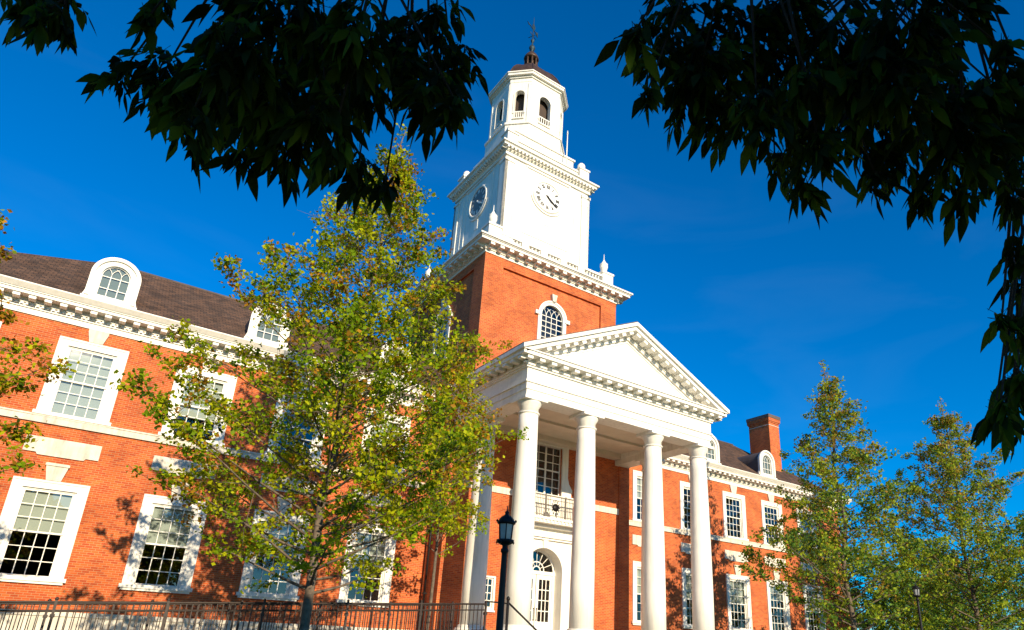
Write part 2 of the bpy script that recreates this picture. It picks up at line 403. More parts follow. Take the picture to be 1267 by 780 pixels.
# windows --------------------------------------------------
def make_window(z0, z1, blind_rows, zs_meet, rows=6):
    """one sash window around local x = 0; z kept in scene heights"""
    f = MB()   # wide flat casing
    o = 1.11
    top = z1+.27; bot = z0-.21
    f.box(-o, -HW, -.055, .02, z0, z1); f.box(HW, o, -.055, .02, z0, z1)
    f.box(-o, o, -.055, .02, z1, top)
    f.box(-o-.02, -o+.05, -.085, .0, z0, top+.02); f.box(o-.05, o+.02, -.085, .0, z0, top+.02); f.box(-o+.05, o-.05, -.085, .0, top-.05, top+.02)
    f.box(-HW-.03, -HW+.05, .021, .16, z0, z1); f.box(HW-.05, HW+.03, .021, .16, z0, z1); f.box(-HW+.05, HW-.05, .021, .16, z1-.05, z1)
    w = part(f, 'window', WHITE)
    sl = MB(); sl.box(-o-.1, o+.1, -.15, .1, z0-.13, z0-.001); sl.box(-o-.03, o+.03, -.10, .04, z0-.21, z0-.131)
    sl.build('sill', WHITE, w)
    s = MB(); ym = (.06, .11)
    zm = (z0+z1)/2
    a, b = -HW+.05, HW-.05
    for (za, zb, y) in ((zm-.03, z1-.05, .05), (z0, zm+.03, .10)):
        y1 = y+.045
        s.box(a, a+.06, y, y1, za, zb); s.box(b-.06, b, y, y1, za, zb)
        s.box(a+.06, b-.06, y, y1, za, za+.06); s.box(a+.06, b-.06, y, y1, zb-.06, zb)
        ia, ib = a+.06, b-.06; ja, jb = za+.06, zb-.06
        for k in (1, 2, 3):
            x = ia+(ib-ia)*k/4; s.box(x-.014, x+.014, y+.005, y1-.005, ja, jb)
        for k in (1, 2):
            z = ja+(jb-ja)*k/3; s.box(ia, ib, y+.008, y1-.008, z-.014, z+.014)
    s.build('sash', WHITE, w)
    g = MB()
    for (za, zb, y) in ((zm-.03, z1-.05, .072), (z0, zm+.03, .122)):
        g._add([(a+.03, y, za+.03), (b-.03, y, za+.03), (b-.03, y, zb-.03), (a+.03, y, zb-.03)], [(0,1,2,3)])
    g.build('pane', GLASS, w, recalc=False)
    if blind_rows:
        bl = MB(); zb = z1 - (z1-z0)*blind_rows/6
        n = max(3, int((z1-zb)/.05)); vs = []
        bl.box(a-.02, b+.02, .20, .215, zb, z1)
        bl.box(a-.02, b+.02, .195, .225, zb-.03, zb)
        bl.build('blind', BLIND, w)
    return w
def make_key(z0, z1):
    k = MB()
    k.prism([(-.22, z0), (.22, z0), (.33, z1-.12), (.33, z1), (-.33, z1), (-.33, z1-.12)], 'y', -.10, .0)
    k.box(-.36, .36, -.14, 0, z1-.1, z1-.02) if z1 < 6 else None
    return part(k, 'keystone', STONE)
lows = {}; ups = {}
def put(cache, key, maker, x):
    if key not in cache:
        cache[key] = maker(); o = cache[key]; o.location = Vector((x, 0, -GZ)); return o
    return part_copy(cache[key], (x, 0, 0))
low_bl = {-24.38: 3, -20.38: 3, -16.38: 3, -12.38: 3, -8.38: 3, 8.38: 3, 12.38: 3, 16.38: 3, 20.38: 2, 24.38: 3}
up_bl = {-24.38: 0, -20.38: 6, -16.38: 4, -12.38: 2, -8.38: 3, 8.38: 3, 12.38: 0, 16.38: 0, 20.38: 0, 24.38: 3}
pn = None; kl = None; ku = None
for x in WXL + [-v for v in reversed(WXL)]:
    put(lows, low_bl[x], lambda: make_window(LZ0, LZ1, low_bl[x], 0), x)
    put(ups, up_bl[x], lambda: make_window(UZ0, UZ1, up_bl[x], 0), x)
    put(lows, 'k', lambda: make_key(3.80, 4.42), x)
    put(lows, 'ku', lambda: make_key(9.16, 9.695), x)
    def mk_panel():
        p = MB(); p.prism([(-1.14,4.74),(-.75,4.74),(-.70,4.66),(.70,4.66),(.75,4.74),(1.14,4.74),(1.14,5.30),(-1.14,5.30)], 'y', -.06, 0)
        return part(p, 'stone_panel', STONE)
    put(lows, 'p', mk_panel, x)

# cornices -------------------------------------------------
def wing_cornice(xa, xb, back=11.0, yw=0.0, name='cornice', ends=(True, True)):
    c = MB(); ea = .0 if not ends[0] else 1; eb = 0. if not ends[1] else 1
    def slab(o, z0, z1): c.box(xa-o*ea, xb+o*eb, yw-o, back+o, z0, z1)
    slab(.06, 9.70, 9.92)
    slab(.12, 9.92, 9.99)
    # small dentils
    n = int((xb-xa)/.16)
    for k in range(n):
        x = xa+(k+.5)*(xb-xa)/n; c.box(x-.045, x+.045, yw-.20, yw-.12, 9.99, 10.07)
    slab(.14, 9.99, 10.07); slab(.22, 10.07, 10.12)
    # modillions
    n = int((xb-xa)/.47)
    for k in range(n):
        x = xa+(k+.5)*(xb-xa)/n; c.box(x-.11, x+.11, yw-.60, yw-.22, 10.12, 10.24)
    slab(.23, 10.12, 10.24)
    slab(.66, 10.24, 10.36); slab(.71, 10.36, 10.40)
    c.prism([(yw-.74, 10.40), (yw-.90, 10.56), (yw-.90, 10.60), (yw-.5, 10.60), (yw-.5, 10.40)], 'x', xa-.8*ea, xb+.8*eb)
    return part(c, name, WHITE)
wing_cornice(-EXT, -5.66, ends=(True, False)); wing_cornice(5.66, EXT, ends=(False, True))

# roof: hipped at the far ends
RY, RZ = 5.5, 15.1; E0, EZ = -.74, 10.42; EB = 2*RY-E0
def roof(xa, xb, hip_a, hip_b):
    r = MB(); ra = xa+hip_a; rb = xb-hip_b
    vs = [(xa, E0, EZ), (xb, E0, EZ), (xb, EB, EZ), (xa, EB, EZ), (ra, RY, RZ), (rb, RY, RZ)]
    r._add(vs, [(0,1,5,4), (1,2,5), (2,3,4,5), (3,0,4), (0,3,2,1)])
    o = part(r, 'roof', SLATE)
    k = MB(); k.tube([(ra, RY, RZ), (rb, RY, RZ)], .07, 6); k.build('ridge_cap', LEAD, o)
    return o
roof(-EXT-.7, -4.0, 8.6, 0); roof(4.0, EXT+.7, 0, 6)

# dormers --------------------------------------------------
def make_dormer():
    z0, zsp, r = 11.0, 12.10, .80
    f = MB()
    # front face plate with arched opening
    f.arch_band(0, .50, r, zsp, .0, .14, 24, legs=zsp-z0)
    f.arch_band(0, .50, .57, zsp, -.05, .0, 24, legs=zsp-z0)
    f.arch_band(0, r-.08, r+.06, zsp, -.09, .0, 24, legs=zsp-z0-.1)
    f.box(-.50, .50, .0, .14, z0, z0+.22)
    f.box(-r-.16, r+.16, -.12, .14, z0-.12, z0+.04)
    f.prism([(-r-.14, z0+.04), (-r-.001, z0+.04), (-r-.001, z0+.5)], 'y', -.02, .12); f.prism([(r+.14, z0+.04), (r+.001, z0+.04), (r+.001, z0+.5)], 'y', -.02, .12)
    d = part(f, 'dormer', WHITE)
    s = MB(); y0, y1 = .05, .09
    for x in (-.17, .17):
        s.box(x-.014, x+.014, y0, y1, z0+.22, zsp+.05)
    for z in (z0+.22, z0+.56, zsp-.14+.1):
        s.box(-.5, .5, y0+.003, y1-.003, z, z+.03)
    # interlaced gothic heads
    for xc in (-.33, 0.0, .33):
        for sg in (-1, 1):
            pts = []
            for k in range(7):
                t = k/6; a = t*1.25
                px = xc+sg*(-.17+.34*(1-math.cos(a))); pz = zsp+.05+.36*math.sin(a)
                if px*px+(pz-zsp)**2 < .26: pts.append((px, (y0+y1)/2, pz))
            if len(pts) > 1: s.tube(pts, .016, 4)
    s.arch_band(0, .46, .51, zsp, y0, y1, 20, legs=zsp-z0-.22)
    s.build('sash', WHITE, d)
    g = MB(); n = 16
    pts = [(.5*math.cos(math.pi*k/n), .075, zsp+.5*math.sin(math.pi*k/n)) for k in range(n+1)] + [(-.5, .075, z0+.2), (.5, .075, z0+.2)]
    g._add(pts, [tuple(range(len(pts)))]); g.build('pane', GLASS, d, recalc=False)
    bk = MB(); bk.box(-.52, .52, .13, .15, z0, zsp+.53) ; bk.build('blind', plain('grey_blind', (0.20,0.22,0.20), .9), d)
    b = MB()   # barrel body running back into the roof
    n = 14; ring = [(r*math.cos(math.pi*k/n), zsp+r*math.sin(math.pi*k/n)) for k in range(n+1)]
    ring = [(r, z0)] + ring + [(-r, z0)]
    b.prism([(p[0]*.985, p[1]-.004) for p in ring], 'y', .142, 3.6)
    b.build('barrel_roof', LEAD, d)
    return d
d0 = make_dormer(); d0.location = Vector((-20.38, .1, -GZ))
for x in (-14.38, -8.38, 8.38, 14.38, 20.38): part_copy(d0, (x, .1, 0))

# chimney
c = MB(); cx0, cx1, cy0, cy1 = 23.55, 24.80, 2.0, 3.95
c.box(cx0, cx1, cy0, cy1, 11.5, 16.35); c.box(cx0-.05, cx1+.05, cy0-.05, cy1+.05, 16.35, 16.45); c.box(cx0-.1, cx1+.1, cy0-.1, cy1+.1, 16.45, 16.72)
ch = part(c, 'chimney', BRICK)
c = MB(); c.box(cx0-.13, cx1+.13, cy0-.13, cy1+.13, 16.72, 16.98); c.build('chimney_cap', LEAD, ch)
c = MB(); c.box(cx0-.02, cx1+.02, cy0-.02, cy1+.02, 16.1, 16.14); c.build('chimney_band', STONE, ch)
c = MB(); c.prism([(cy0-.03, 12.3), (cy1, 14.2), (cy1, 14.3), (cy0-.03, 12.45)], 'x', cx0-.04, cx1+.04); c.build('flashing', LEAD, ch)

# central pavilion behind the portico -----------------------
PY = -1.45
w = MB()
ps = -1.0
w.wall(-5.66, 5.66, -.78, 9.7, PY, PY+.5, [(-1.32, 1.32, -.78, 3.70), (-.95, .92, 6.32, 8.95), (-3.62, -2.66, .45, 1.98)])
for s, q in ((-5.66, 1), (5.66, -1)):
    w._add([(s, PY, -.78), (s, PY, 9.7), (s, 0.0, 9.7), (s, 0.0, -.78)], [(0,1,2,3)])
# brick corner pilasters
w.box(-5.66, -4.92, PY-.07, PY-.001, -.78, 8.9); w.box(4.92, 5.66, PY-.07, PY-.001, -.78, 8.9)
part(w, 'pavilion_wall', BRICK)
b = MB(); b.box(-5.72, 5.72, PY-.1, .0, GZ, -.79); part(b, 'stone_base', STONE)
b = MB(); b.box(-5.6, 5.6, 2.4, 2.6, -.7, 9.6); b.box(-5.6, 5.6, PY+.52, 2.4, 4.6, 4.7); b.box(-5.6,-5.5,PY+.52,2.4,-.7,9.6); b.box(5.5,5.6,PY+.52,2.4,-.7,9.6); b.box(-5.5,5.5,PY+.52,2.4,-.78,-.7)
part(b, 'interior', DARK)
for xa, xb in ((-4.91, -1.72), (1.72, 4.91)):
    b = MB(); b.box(xa, xb, PY-.06, PY, 5.93, 6.25); part(b, 'stone_band', STONE)
# pavilion cornice returns above the wings
c = MB()
for s in (-1, 1):
    def bx(o0, o1, z0, z1): c.box(*(sorted((s*4.7, s*(5.66+o1)))), PY-o1, -.001, z0, z1)
    bx(0, .06, 9.7, 9.95); bx(0, .2, 9.95, 10.12); bx(0, .6, 10.24, 10.40); bx(0, .25, 10.12, 10.24)
    bx(0, .72, 10.40, 10.55)
part(c, 'pavilion_cornice', WHITE)

# white frontispiece around the door and the balcony window
f = MB()
f.wall(-1.71, 1.71, -.78, 4.70, PY-.10, PY-.0, [(-1.12, 1.12, -.78, 3.62)], arches=[(0, 1.12, 2.47, 3.62)])
f._add([(-1.71, PY-.10, -.78), (-1.71, PY-.10, 4.7), (-1.71, PY, 4.7), (-1.71, PY, -.78)], [(0,1,2,3)])
f._add([(1.71, PY-.10, -.78), (1.71, PY-.10, 4.7), (1.71, PY, 4.7), (1.71, PY, -.78)], [(0,1,2,3)])
f.box(-1.95, -1.711, PY-.16, PY, -.78, 4.1) ; f.box(1.711, 1.95, PY-.16, PY, -.78, 4.1)
f.box(-1.75, 1.75, PY-.24, PY-.101, 3.98, 4.08); f.box(-1.8, 1.8, PY-.34, PY-.102, 4.08, 4.20)
f.box(-.14, .14, PY-.2, PY-.103, 3.58, 3.98)
f.arch_band(0, 1.12, 1.26, 2.47, PY-.14, PY-.101, 28, legs=3.2)
# deep white reveal
n = 24
for k in range(n):
    a0_, a1_ = math.pi*k/n, math.pi*(k+1)/n
    f._add([(1.12*math.cos(a0_), PY, 2.47+1.12*math.sin(a0_)), (1.12*math.cos(a1_), PY, 2.47+1.12*math.sin(a1_)), (1.12*math.cos(a1_), PY+.6, 2.47+1.12*math.sin(a1_)), (1.12*math.cos(a0_), PY+.6, 2.47+1.12*math.sin(a0_))], [(0,1,2,3)])
for sx in (-1.12, 1.12):
    f._add([(sx, PY-.0, -.78), (sx, PY-.0, 2.47), (sx, PY+.6, 2.47), (sx, PY+.6, -.78)], [(0,1,2,3)])
# upper surround
f.box(-1.70, -1.30, PY-.10, PY, 4.70, 6.35); f.box(1.30, 1.70, PY-.10, PY, 4.70, 6.35)
f.box(-1.30, -.95, PY-.10, PY, 4.70, 8.98); f.box(.92, 1.30, PY-.10, PY, 4.70, 8.98)
f.box(-1.55, -1.301, PY-.09, PY, 6.351, 6.6); f.box(1.301, 1.55, PY-.09, PY, 6.351, 6.6)
f.prism([(1.301, 6.6), (1.62, 6.6), (1.62, 6.75), (1.40, 7.05), (1.301, 7.4)], 'y', PY-.08, PY)
f.prism([(-1.301, 6.6), (-1.62, 6.6), (-1.62, 6.75), (-1.40, 7.05), (-1.301, 7.4)], 'y', PY-.08, PY)
f.box(-.95, .92, PY-.06, PY, 8.9, 8.99); f.box(-.95, .92, PY-.08, PY+.04, 4.7, 6.24); f.box(-1.0, .97, PY-.14, PY+.1, 6.241, 6.32)
f.box(-1.5, 1.5, PY-.12, PY, 8.70, 8.98) if False else None
part(f, 'door_surround', WHITE)

# entrance door + fanlight
d = MB(); yd = PY+.5
d.box(-1.12, -.98, yd, yd+.1, -.78, 2.35); d.box(.98, 1.12, yd, yd+.1, -.78, 2.35); d.box(-1.12, 1.12, yd-.03, yd+.1, 2.35, 2.52)
fr = part(d, 'door_frame', WHITE)
def leaf(s):
    l = MB(); a, b = (.02, .97)
    X = lambda v: v*s
    def bb(x0, x1, z0, z1, y0=yd+.02, y1=yd+.07): l.box(min(X(x0), X(x1)), max(X(x0), X(x1)), y0, y1, z0, z1)
    bb(a, a+.16, -.78, 2.34); bb(b-.13, b, -.78, 2.34); bb(a+.16, b-.13, 2.12, 2.34); bb(a+.16, b-.13, -.78, .12)
    ia, ib = a+.16, b-.13
    for k in (1, 2): x = ia+(ib-ia)*k/3; bb(x-.02, x+.02, .12, 2.12, yd+.025, yd+.065)
    for k in (1, 2, 3): z = .12+2.0*k/4; bb(ia, ib, z-.02, z+.02, yd+.028, yd+.062)
    o = part(l, 'door_leaf', WHITE)
    g = MB(); g._add([(X(ia), yd+.045, .1), (X(ib), yd+.045, .1), (X(ib), yd+.045, 2.14), (X(ia), yd+.045, 2.14)], [(0,1,2,3)]); g.build('pane', GLASS, o, recalc=False)
    h = MB(); h.tube([(X(a+.07), yd-.04, .15), (X(a+.07), yd-.04, .75)], .014, 6); h.box(min(X(a+.05), X(a+.09)), max(X(a+.05), X(a+.09)), yd-.04, yd+.02, .16, .2); h.box(min(X(a+.05), X(a+.09)), max(X(a+.05), X(a+.09)), yd-.04, yd+.02, .70, .74)
    h.build('handle', IRON, o)
leaf(1); leaf(-1)
fl = MB(); zc = 2.52
fl.arch_band(0, 1.0, 1.12, zc-.05, yd, yd+.08, 24)
fl.arch_band(0, .42, .47, zc, yd+.02, yd+.06, 20); fl.arch_band(0, .20, .25, zc, yd+.02, yd+.06, 14)
for k in range(1, 8):
    a = math.pi*k/8
    fl.tube([(.45*math.cos(a), yd+.04, zc+.45*math.sin(a)), (1.02*math.cos(a), yd+.04, zc+1.02*math.sin(a))], .022, 4)
for k in range(1, 6):
    a = math.pi*k/6
    fl.tube([(.22*math.cos(a), yd+.04, zc+.22*math.sin(a)), (.44*math.cos(a), yd+.04, zc+.44*math.sin(a))], .018, 4)
fo = part(fl, 'fanlight', WHITE)
g = MB(); n = 20; pts = [(1.05*math.cos(math.pi*k/n), yd+.05, zc-.04+1.05*math.sin(math.pi*k/n)) for k in range(n+1)]
g._add(pts, [tuple(range(n+1))]); g.build('pane', GLASS, fo, recalc=False)

# balcony french window
def grid_window(x0, x1, z0, z1, yf, nx, nz, heavy=None, name='window', rows_door=0):
    s = MB(); t = .06
    s.box(x0, x0+t, yf, yf+.08, z0, z1); s.box(x1-t, x1, yf, yf+.08, z0, z1); s.box(x0+t, x1-t, yf, yf+.08, z1-t, z1); s.box(x0+t, x1-t, yf, yf+.08, z0, z0+t)
    for k in range(1, nx):
        x = x0+(x1-x0)*k/nx; h = .05 if heavy and k == nx//2 else .017
        s.box(x-h, x+h, yf+.01, yf+.06, z0+t, z1-t)
    for k in range(1, nz):
        z = z0+(z1-z0)*k/nz; h = .035 if heavy and k == heavy else .017
        s.box(x0+t, x1-t, yf+.014, yf+.056, z-h, z+h)
    o = part(s, name, WHITE)
    g = MB(); g._add([(x0, yf+.04, z0), (x1, yf+.04, z0), (x1, yf+.04, z1), (x0, yf+.04, z1)], [(0,1,2,3)]); g.build('pane', GLASS, o, recalc=False)
    return o
grid_window(-.95, .92, 6.33, 8.94, PY+.12, 4, 6, heavy=3, name='french_window')
sw = grid_window(-3.52, -2.76, .55, 1.90, PY+.06, 3, 4, name='small_window')
s = MB(); s.box(-3.62,-3.521,PY-.03,PY+.1,.45,1.98); s.box(-2.759,-2.66,PY-.03,PY+.1,.45,1.98); s.box(-3.521,-2.759,PY-.03,PY+.1,1.901,1.98); s.box(-3.521,-2.759,PY-.03,PY+.1,.45,.549); s.box(-3.66,-2.62,PY-.08,PY-.031,.38,.449)
s.build('casing', WHITE, sw)

# balcony
b = MB(); by = PY-.95
b.box(-1.75, 1.75, by, PY-.101, 4.86, 4.98); b.box(-1.68, 1.68, by+.08, PY-.102, 4.70, 4.86)
for k in range(15): x = -1.6+3.2*k/14; b.box(x-.05, x+.05, by+.03, by+.10, 4.75, 4.86)
b.box(-1.6, 1.6, by+.5, PY-.103, 4.55, 4.70)
bal = part(b, 'balcony', WHITE)
r = MB()
r.box(-1.72, 1.72, by+.02, by+.07, 6.02, 6.08); r.box(-1.72, 1.72, by+.03, by+.06, 5.85, 5.88); r.box(-1.72, 1.72, by+.03, by+.06, 5.06, 5.09)
for x in (-1.70, -.62, .62, 1.70): r.box(x-.03, x+.03, by+.015, by+.075, 4.98, 6.12)
for k in range(34):
    x = -1.65+3.3*k/33
    if abs(x) > .3: r.box(x-.009, x+.009, by+.036, by+.054, 4.98, 6.02)
for s_ in (-1.70, 1.70):
    r.box(s_-.02, s_+.02, by+.07, PY-.1, 6.03, 6.07)
    for k in range(7): y = by+.15+.12*k; r.box(s_-.009, s_+.009, y-.009, y+.009, 4.98, 6.03)
ro = r.build('balcony_railing', plain('grey_iron', (.16,.14,.12), .5), bal)
e = MB(); e.xf = Matrix.Translation((0, by+.045, 5.5)) @ Matrix.Rotation(math.pi/2, 4, 'X')
e.lathe([(.02, -.03), (.16, -.03), (.20, -.01), (.20, .02), (.02, .04)], 0, 0, 20)
e.xf = Matrix.Translation((0, by+.045, 5.5))
for k in range(12):
    a = 2*math.pi*k/12; e.tube([(.2*math.cos(a), 0, .26*math.sin(a)), (.27*math.cos(a), 0, .40*math.sin(a))], .025, 5)
e.xf = None
e.build('medallion', IRON, ro)

# portico ---------------------------------------------------
pf = MB(); pf.box(-6.0, 6.0, -8.2, PY-.11, GZ, -.78); part(pf, 'portico_floor', STONE)
CX = [-5.1, -2.02, 2.02, 5.1]
def make_column():
    c = MB()
    prof = [(.50, 0), (.495, 1.8)] + [(.495-.095*((t/10)**1.4), 1.8+6.6*t/10) for t in range(1, 11)]
    c.lathe(prof, 0, 0, 32, cz=-.30)
    o = part(c, 'column', WHITE)
    b = MB(); b.cbox(0, 0, .70, .70, -.78, -.58); b.lathe([(.68, -.58), (.70, -.50), (.66, -.42), (.56, -.40), (.58, -.33), (.51, -.29)], 0, 0, 32); b.build('column_base', WHITE, o)
    k = MB(); k.lathe([(.405, 8.09), (.405, 8.30), (.43, 8.32), (.44, 8.35), (.50, 8.44), (.54, 8.52), (.54, 8.545)], 0, 0, 32)
    k.lathe([(.403, 8.0), (.46, 8.03), (.46, 8.07), (.403, 8.09)], 0, 0, 32)
    k.cbox(0, 0, .57, .57, 8.546, 8.68); k.build('capital', WHITE, o)
    return o
c0 = make_column(); c0.location = Vector((CX[0], -7.26, -GZ))
for x, y in [(v, -7.26) for v in CX[1:]] + [(-5.1, -3.8), (5.1, -3.8)]: part_copy(c0, (x, y, 0))
def ring(mb, xo, yf, th, z0, z1, yb=PY-.001):
    mb.box(-xo, xo, yf, yf+th, z0, z1); mb.box(-xo, -xo+th, yf+th, yb, z0, z1); mb.box(xo-th, xo, yf+th, yb, z0, z1)
e = MB()
ring(e, 5.56, -7.70, .92, 8.68, 8.98); ring(e, 5.60, -7.74, 1.0, 8.98, 9.28); ring(e, 5.66, -7.80, 1.1, 9.28, 9.36)
ring(e, 5.60, -7.74, 1.0, 9.36, 9.92)
ring(e, 5.68, -7.82, 1.1, 9.92, 10.0)
en = part(e, 'entablature', WHITE)
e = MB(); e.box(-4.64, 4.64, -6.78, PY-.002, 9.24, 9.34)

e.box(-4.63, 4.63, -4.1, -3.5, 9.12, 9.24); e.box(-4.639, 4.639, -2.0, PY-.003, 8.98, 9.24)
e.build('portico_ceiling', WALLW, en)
# horizontal cornice
XP, YP = 6.28, -8.42
c = MB()
c.box(-5.74, 5.74, -7.88, PY, 10.0, 10.07)
def modil(xa, xb, ya, yb_, z0, z1, step=.60, along='x'):
    n = max(1, int(round((xb-xa if along == 'x' else yb_-ya)/step)))
    for k in range(n):
        if along == 'x':
            x = xa+(k+.5)*(xb-xa)/n; c.box(x-.13, x+.13, ya, yb_, z0, z1); c.box(x-.09, x+.09, yb_-.10, yb_+.05, z0-.09, z0)
        else:
            y = ya+(k+.5)*(yb_-ya)/n; c.box(xa, xb, y-.13, y+.13, z0, z1)
c.box(-5.70, 5.70, -7.84, PY-.001, 10.07, 10.26)
modil(-6.1, 6.1, -8.24, -7.84, 10.12, 10.26)
modil(-6.14, -5.76, -8.2, PY-.1, 10.12, 10.26, along='y'); modil(5.76, 6.14, -8.2, PY-.1, 10.12, 10.26, along='y')
c.box(-XP+.1, XP-.1, YP+.1, PY-.002, 10.26, 10.42); c.box(-XP+.04, XP-.04, YP+.04, PY-.003, 10.42, 10.47)
part(c, 'portico_cornice', WHITE)
# pediment
AZ = 13.56; EZP = 10.60
sl = (AZ-EZP)/XP; L_ = math.hypot(XP, AZ-EZP); nx, nz = -(AZ-EZP)/L_, XP/L_
p = MB()
p.prism([(-5.6, 10.471), (5.6, 10.471), (0, 10.471+5.6*sl)], 'y', -7.66, -1.3)
# inner frame moulding of the tympanum
def rake(mb, d0, d1, y0, y1, x_end, skip=0.0):
    """band parallel to the rake; d0,d1 distances below the top line"""
    for s in (-1, 1):
        def pt(x, d): return (s*x, AZ - sl*x - d*L_/XP)
        poly = [pt(0, d1), pt(x_end, d1), pt(x_end, d0), pt(0, d0)]
        mb.prism(poly, 'y', y0, y1)
p2 = MB()
rake(p2, .0, .16, YP-.02, -1.22, XP)           # cyma
rake(p2, .161, .34, YP+.10, -1.23, XP-.22)     # corona
rake(p2, .341, .52, -7.80, -7.3, XP-.72)       # bed
rake(p2, .521, .62, -7.76, -7.3, XP-1.1)
rake(p2, .70, .76, -7.70, -7.3, XP-1.5)
n = 11
for s in (-1, 1):
    for k in range(n):
        x = .22+(XP-1.15)*(k+.4)/n
        ang = -s*math.atan(sl)
        p2.xf = Matrix.Translation((s*x, 0, AZ-sl*x)) @ Matrix.Rotation(-ang, 4, 'Y')
        p2.box(-.12, .12, -8.26, -7.90, -.49, -.341)
        p2.xf = None
part(p, 'pediment', WHITE); part(p2, 'raking_cornice', WHITE)
r = MB()
for s in (-1, 1):
    r.prism([(0, AZ+.0), (s*XP, EZP+.0), (s*XP, EZP+.05), (0, AZ+.06)], 'y', YP+.03, -1.24)
part(r, 'portico_roof', LEAD)

# portico steps with cheek walls
st = MB()
for k in range(10): st.box(-4.2, 4.2, -8.2-.34*(k+1), -8.2-.34*k, GZ, -.78-.17*(k+1)+.0)
st.box(-4.9, -4.2, -11.8, -8.2, GZ, -1.3); st.box(4.2, 4.9, -11.8, -8.2, GZ, -1.3)
part(st, 'steps', STONE)

# ------------------------------------------------------------ clock tower
TX, TY, TH = .06, 3.44, 4.69
def rotY(k, cx=TX, cy=TY):   # k quarter turns clockwise seen from above: front -> left
    return Matrix.Translation((cx, cy, 0)) @ Matrix.Rotation(-k*math.pi/2, 4, 'Z') @ Matrix.Translation((-cx, -cy, 0))
w = MB(); yf = TY-TH
for k in range(4):
    w.xf = rotY(k)
    w.wall(TX-TH, TX+TH, 9.0, 19.05, yf, yf+.13, [(TX-3.5, TX+3.5, 10.0, 18.52)])
    w.wall(TX-3.5, TX+3.5, 10.0, 18.52, yf+.13, yf+.5, [(TX-.86, TX+.86, 13.9, 17.55)], arches=[(TX, .86, 16.60, 17.55)])
w.xf = None
part(w, 'tower_wall', BRICK)
b = MB(); b.box(TX-4.0, TX+4.0, TY-4.0, TY+4.0, 9.1, 19.0); part(b, 'interior', DARK)
def arched_window(k, name='arched_window'):
    M = rotY(k); s = MB(); s.xf = M; y = yf+.13; zs = 16.60
    s.arch_band(TX, .74, .98, zs, y-.08, y+.1, 28, legs=2.65)
    s.arch_band(TX, .90, 1.0, zs, y-.13, y-.081, 28, legs=0.02)
    s.box(TX-1.12, TX+1.12, y-.13, y+.02, zs-2.76, zs-2.651)
    for sx in (-1, 1): s.box(*sorted((TX+sx*.86, TX+sx*1.20)), y-.14, y+.02, zs-.11, zs+.11)
    o = part(s, name, WHITE)
    kz = MB(); kz.xf = M; kz.prism([(TX-.11, zs+.95), (TX+.11, zs+.95), (TX+.19, zs+1.40), (TX-.19, zs+1.40)], 'y', y-.22, y+.02); kz.build('keystone', STONE, o)
    m = MB(); m.xf = M; y0, y1 = y+.03, y+.07
    for q in (-.37, 0, .37): m.box(TX+q-.02, TX+q+.02, y0, y1, zs-2.65, zs)
    for q in range(1, 8): m.box(TX-.74, TX+.74, y0+.004, y1-.004, zs-.02-.335*(q-1), zs+.02-.335*(q-1))
    for xc in (-.555, -.185, .185, .555):
        for sg in (-1, 1):
            pts = []
            for j in range(9):
                a = j/8*1.35; px = xc+sg*(-.185+.40*(1-math.cos(a))); pz = .52*math.sin(a)
                if px*px+pz*pz < .56: pts.append((TX+px, (y0+y1)/2, zs+pz))
            if len(pts) > 1: m.tube(pts, .02, 4)
    m.build('sash', WHITE, o)
    g = MB(); g.xf = M; n = 18
    pts = [(TX+.8*math.cos(math.pi*j/n), y+.055, zs+.8*math.sin(math.pi*j/n)) for j in range(n+1)] + [(TX-.8, y+.055, zs-2.65), (TX+.8, y+.055, zs-2.65)]
    g._add(pts, [tuple(range(len(pts)))]); g.build('pane', GLASS, o, recalc=False)
arched_window(0); arched_window(1)

def square_cornice(mb, cx, cy, h, z0, spec, mod, faces=4):
    """spec: list of (overhang, height); mod: (index after which modillions sit, proj, height, step)"""
    z = z0
    for i, (o, hh) in enumerate(spec):
        mb.box(cx-h-o, cx+h+o, cy-h-o, cy+h+o, z, z+hh)
        if mod and i == mod[0]:
            n = int(round(2*(h+.2)/mod[3]))
            for k in range(4):
                mb.xf = rotY(k, cx, cy)
                for j in range(n):
                    x = cx-h-.2+(j+.5)*2*(h+.2)/n
                    mb.box(x-mod[4], x+mod[4], cy-h-o-mod[1], cy-h-o, z+.01, z+hh-.001)
                    if mod[4] > .06: mb.box(x-mod[4]*.6, x+mod[4]*.6, cy-h-o-mod[1]*.35, cy-h-o, z-.09, z+.01)
            mb.xf = None
        z += hh
    return z
c = MB()
zt = square_cornice(c, TX, TY, TH, 19.05, [(.05, .17), (.12, .06), (.17, .16), (.62, .15), (.68, .05), (.76, .09)], (2, .40, .16, .62, .13))
part(c, 'tower_cornice', WHITE)
c = MB(); c.box(TX-TH-.74, TX+TH+.74, TY-TH-.74, TY+TH+.74, zt, zt+.03); part(c, 'cornice_flashing', LEAD)
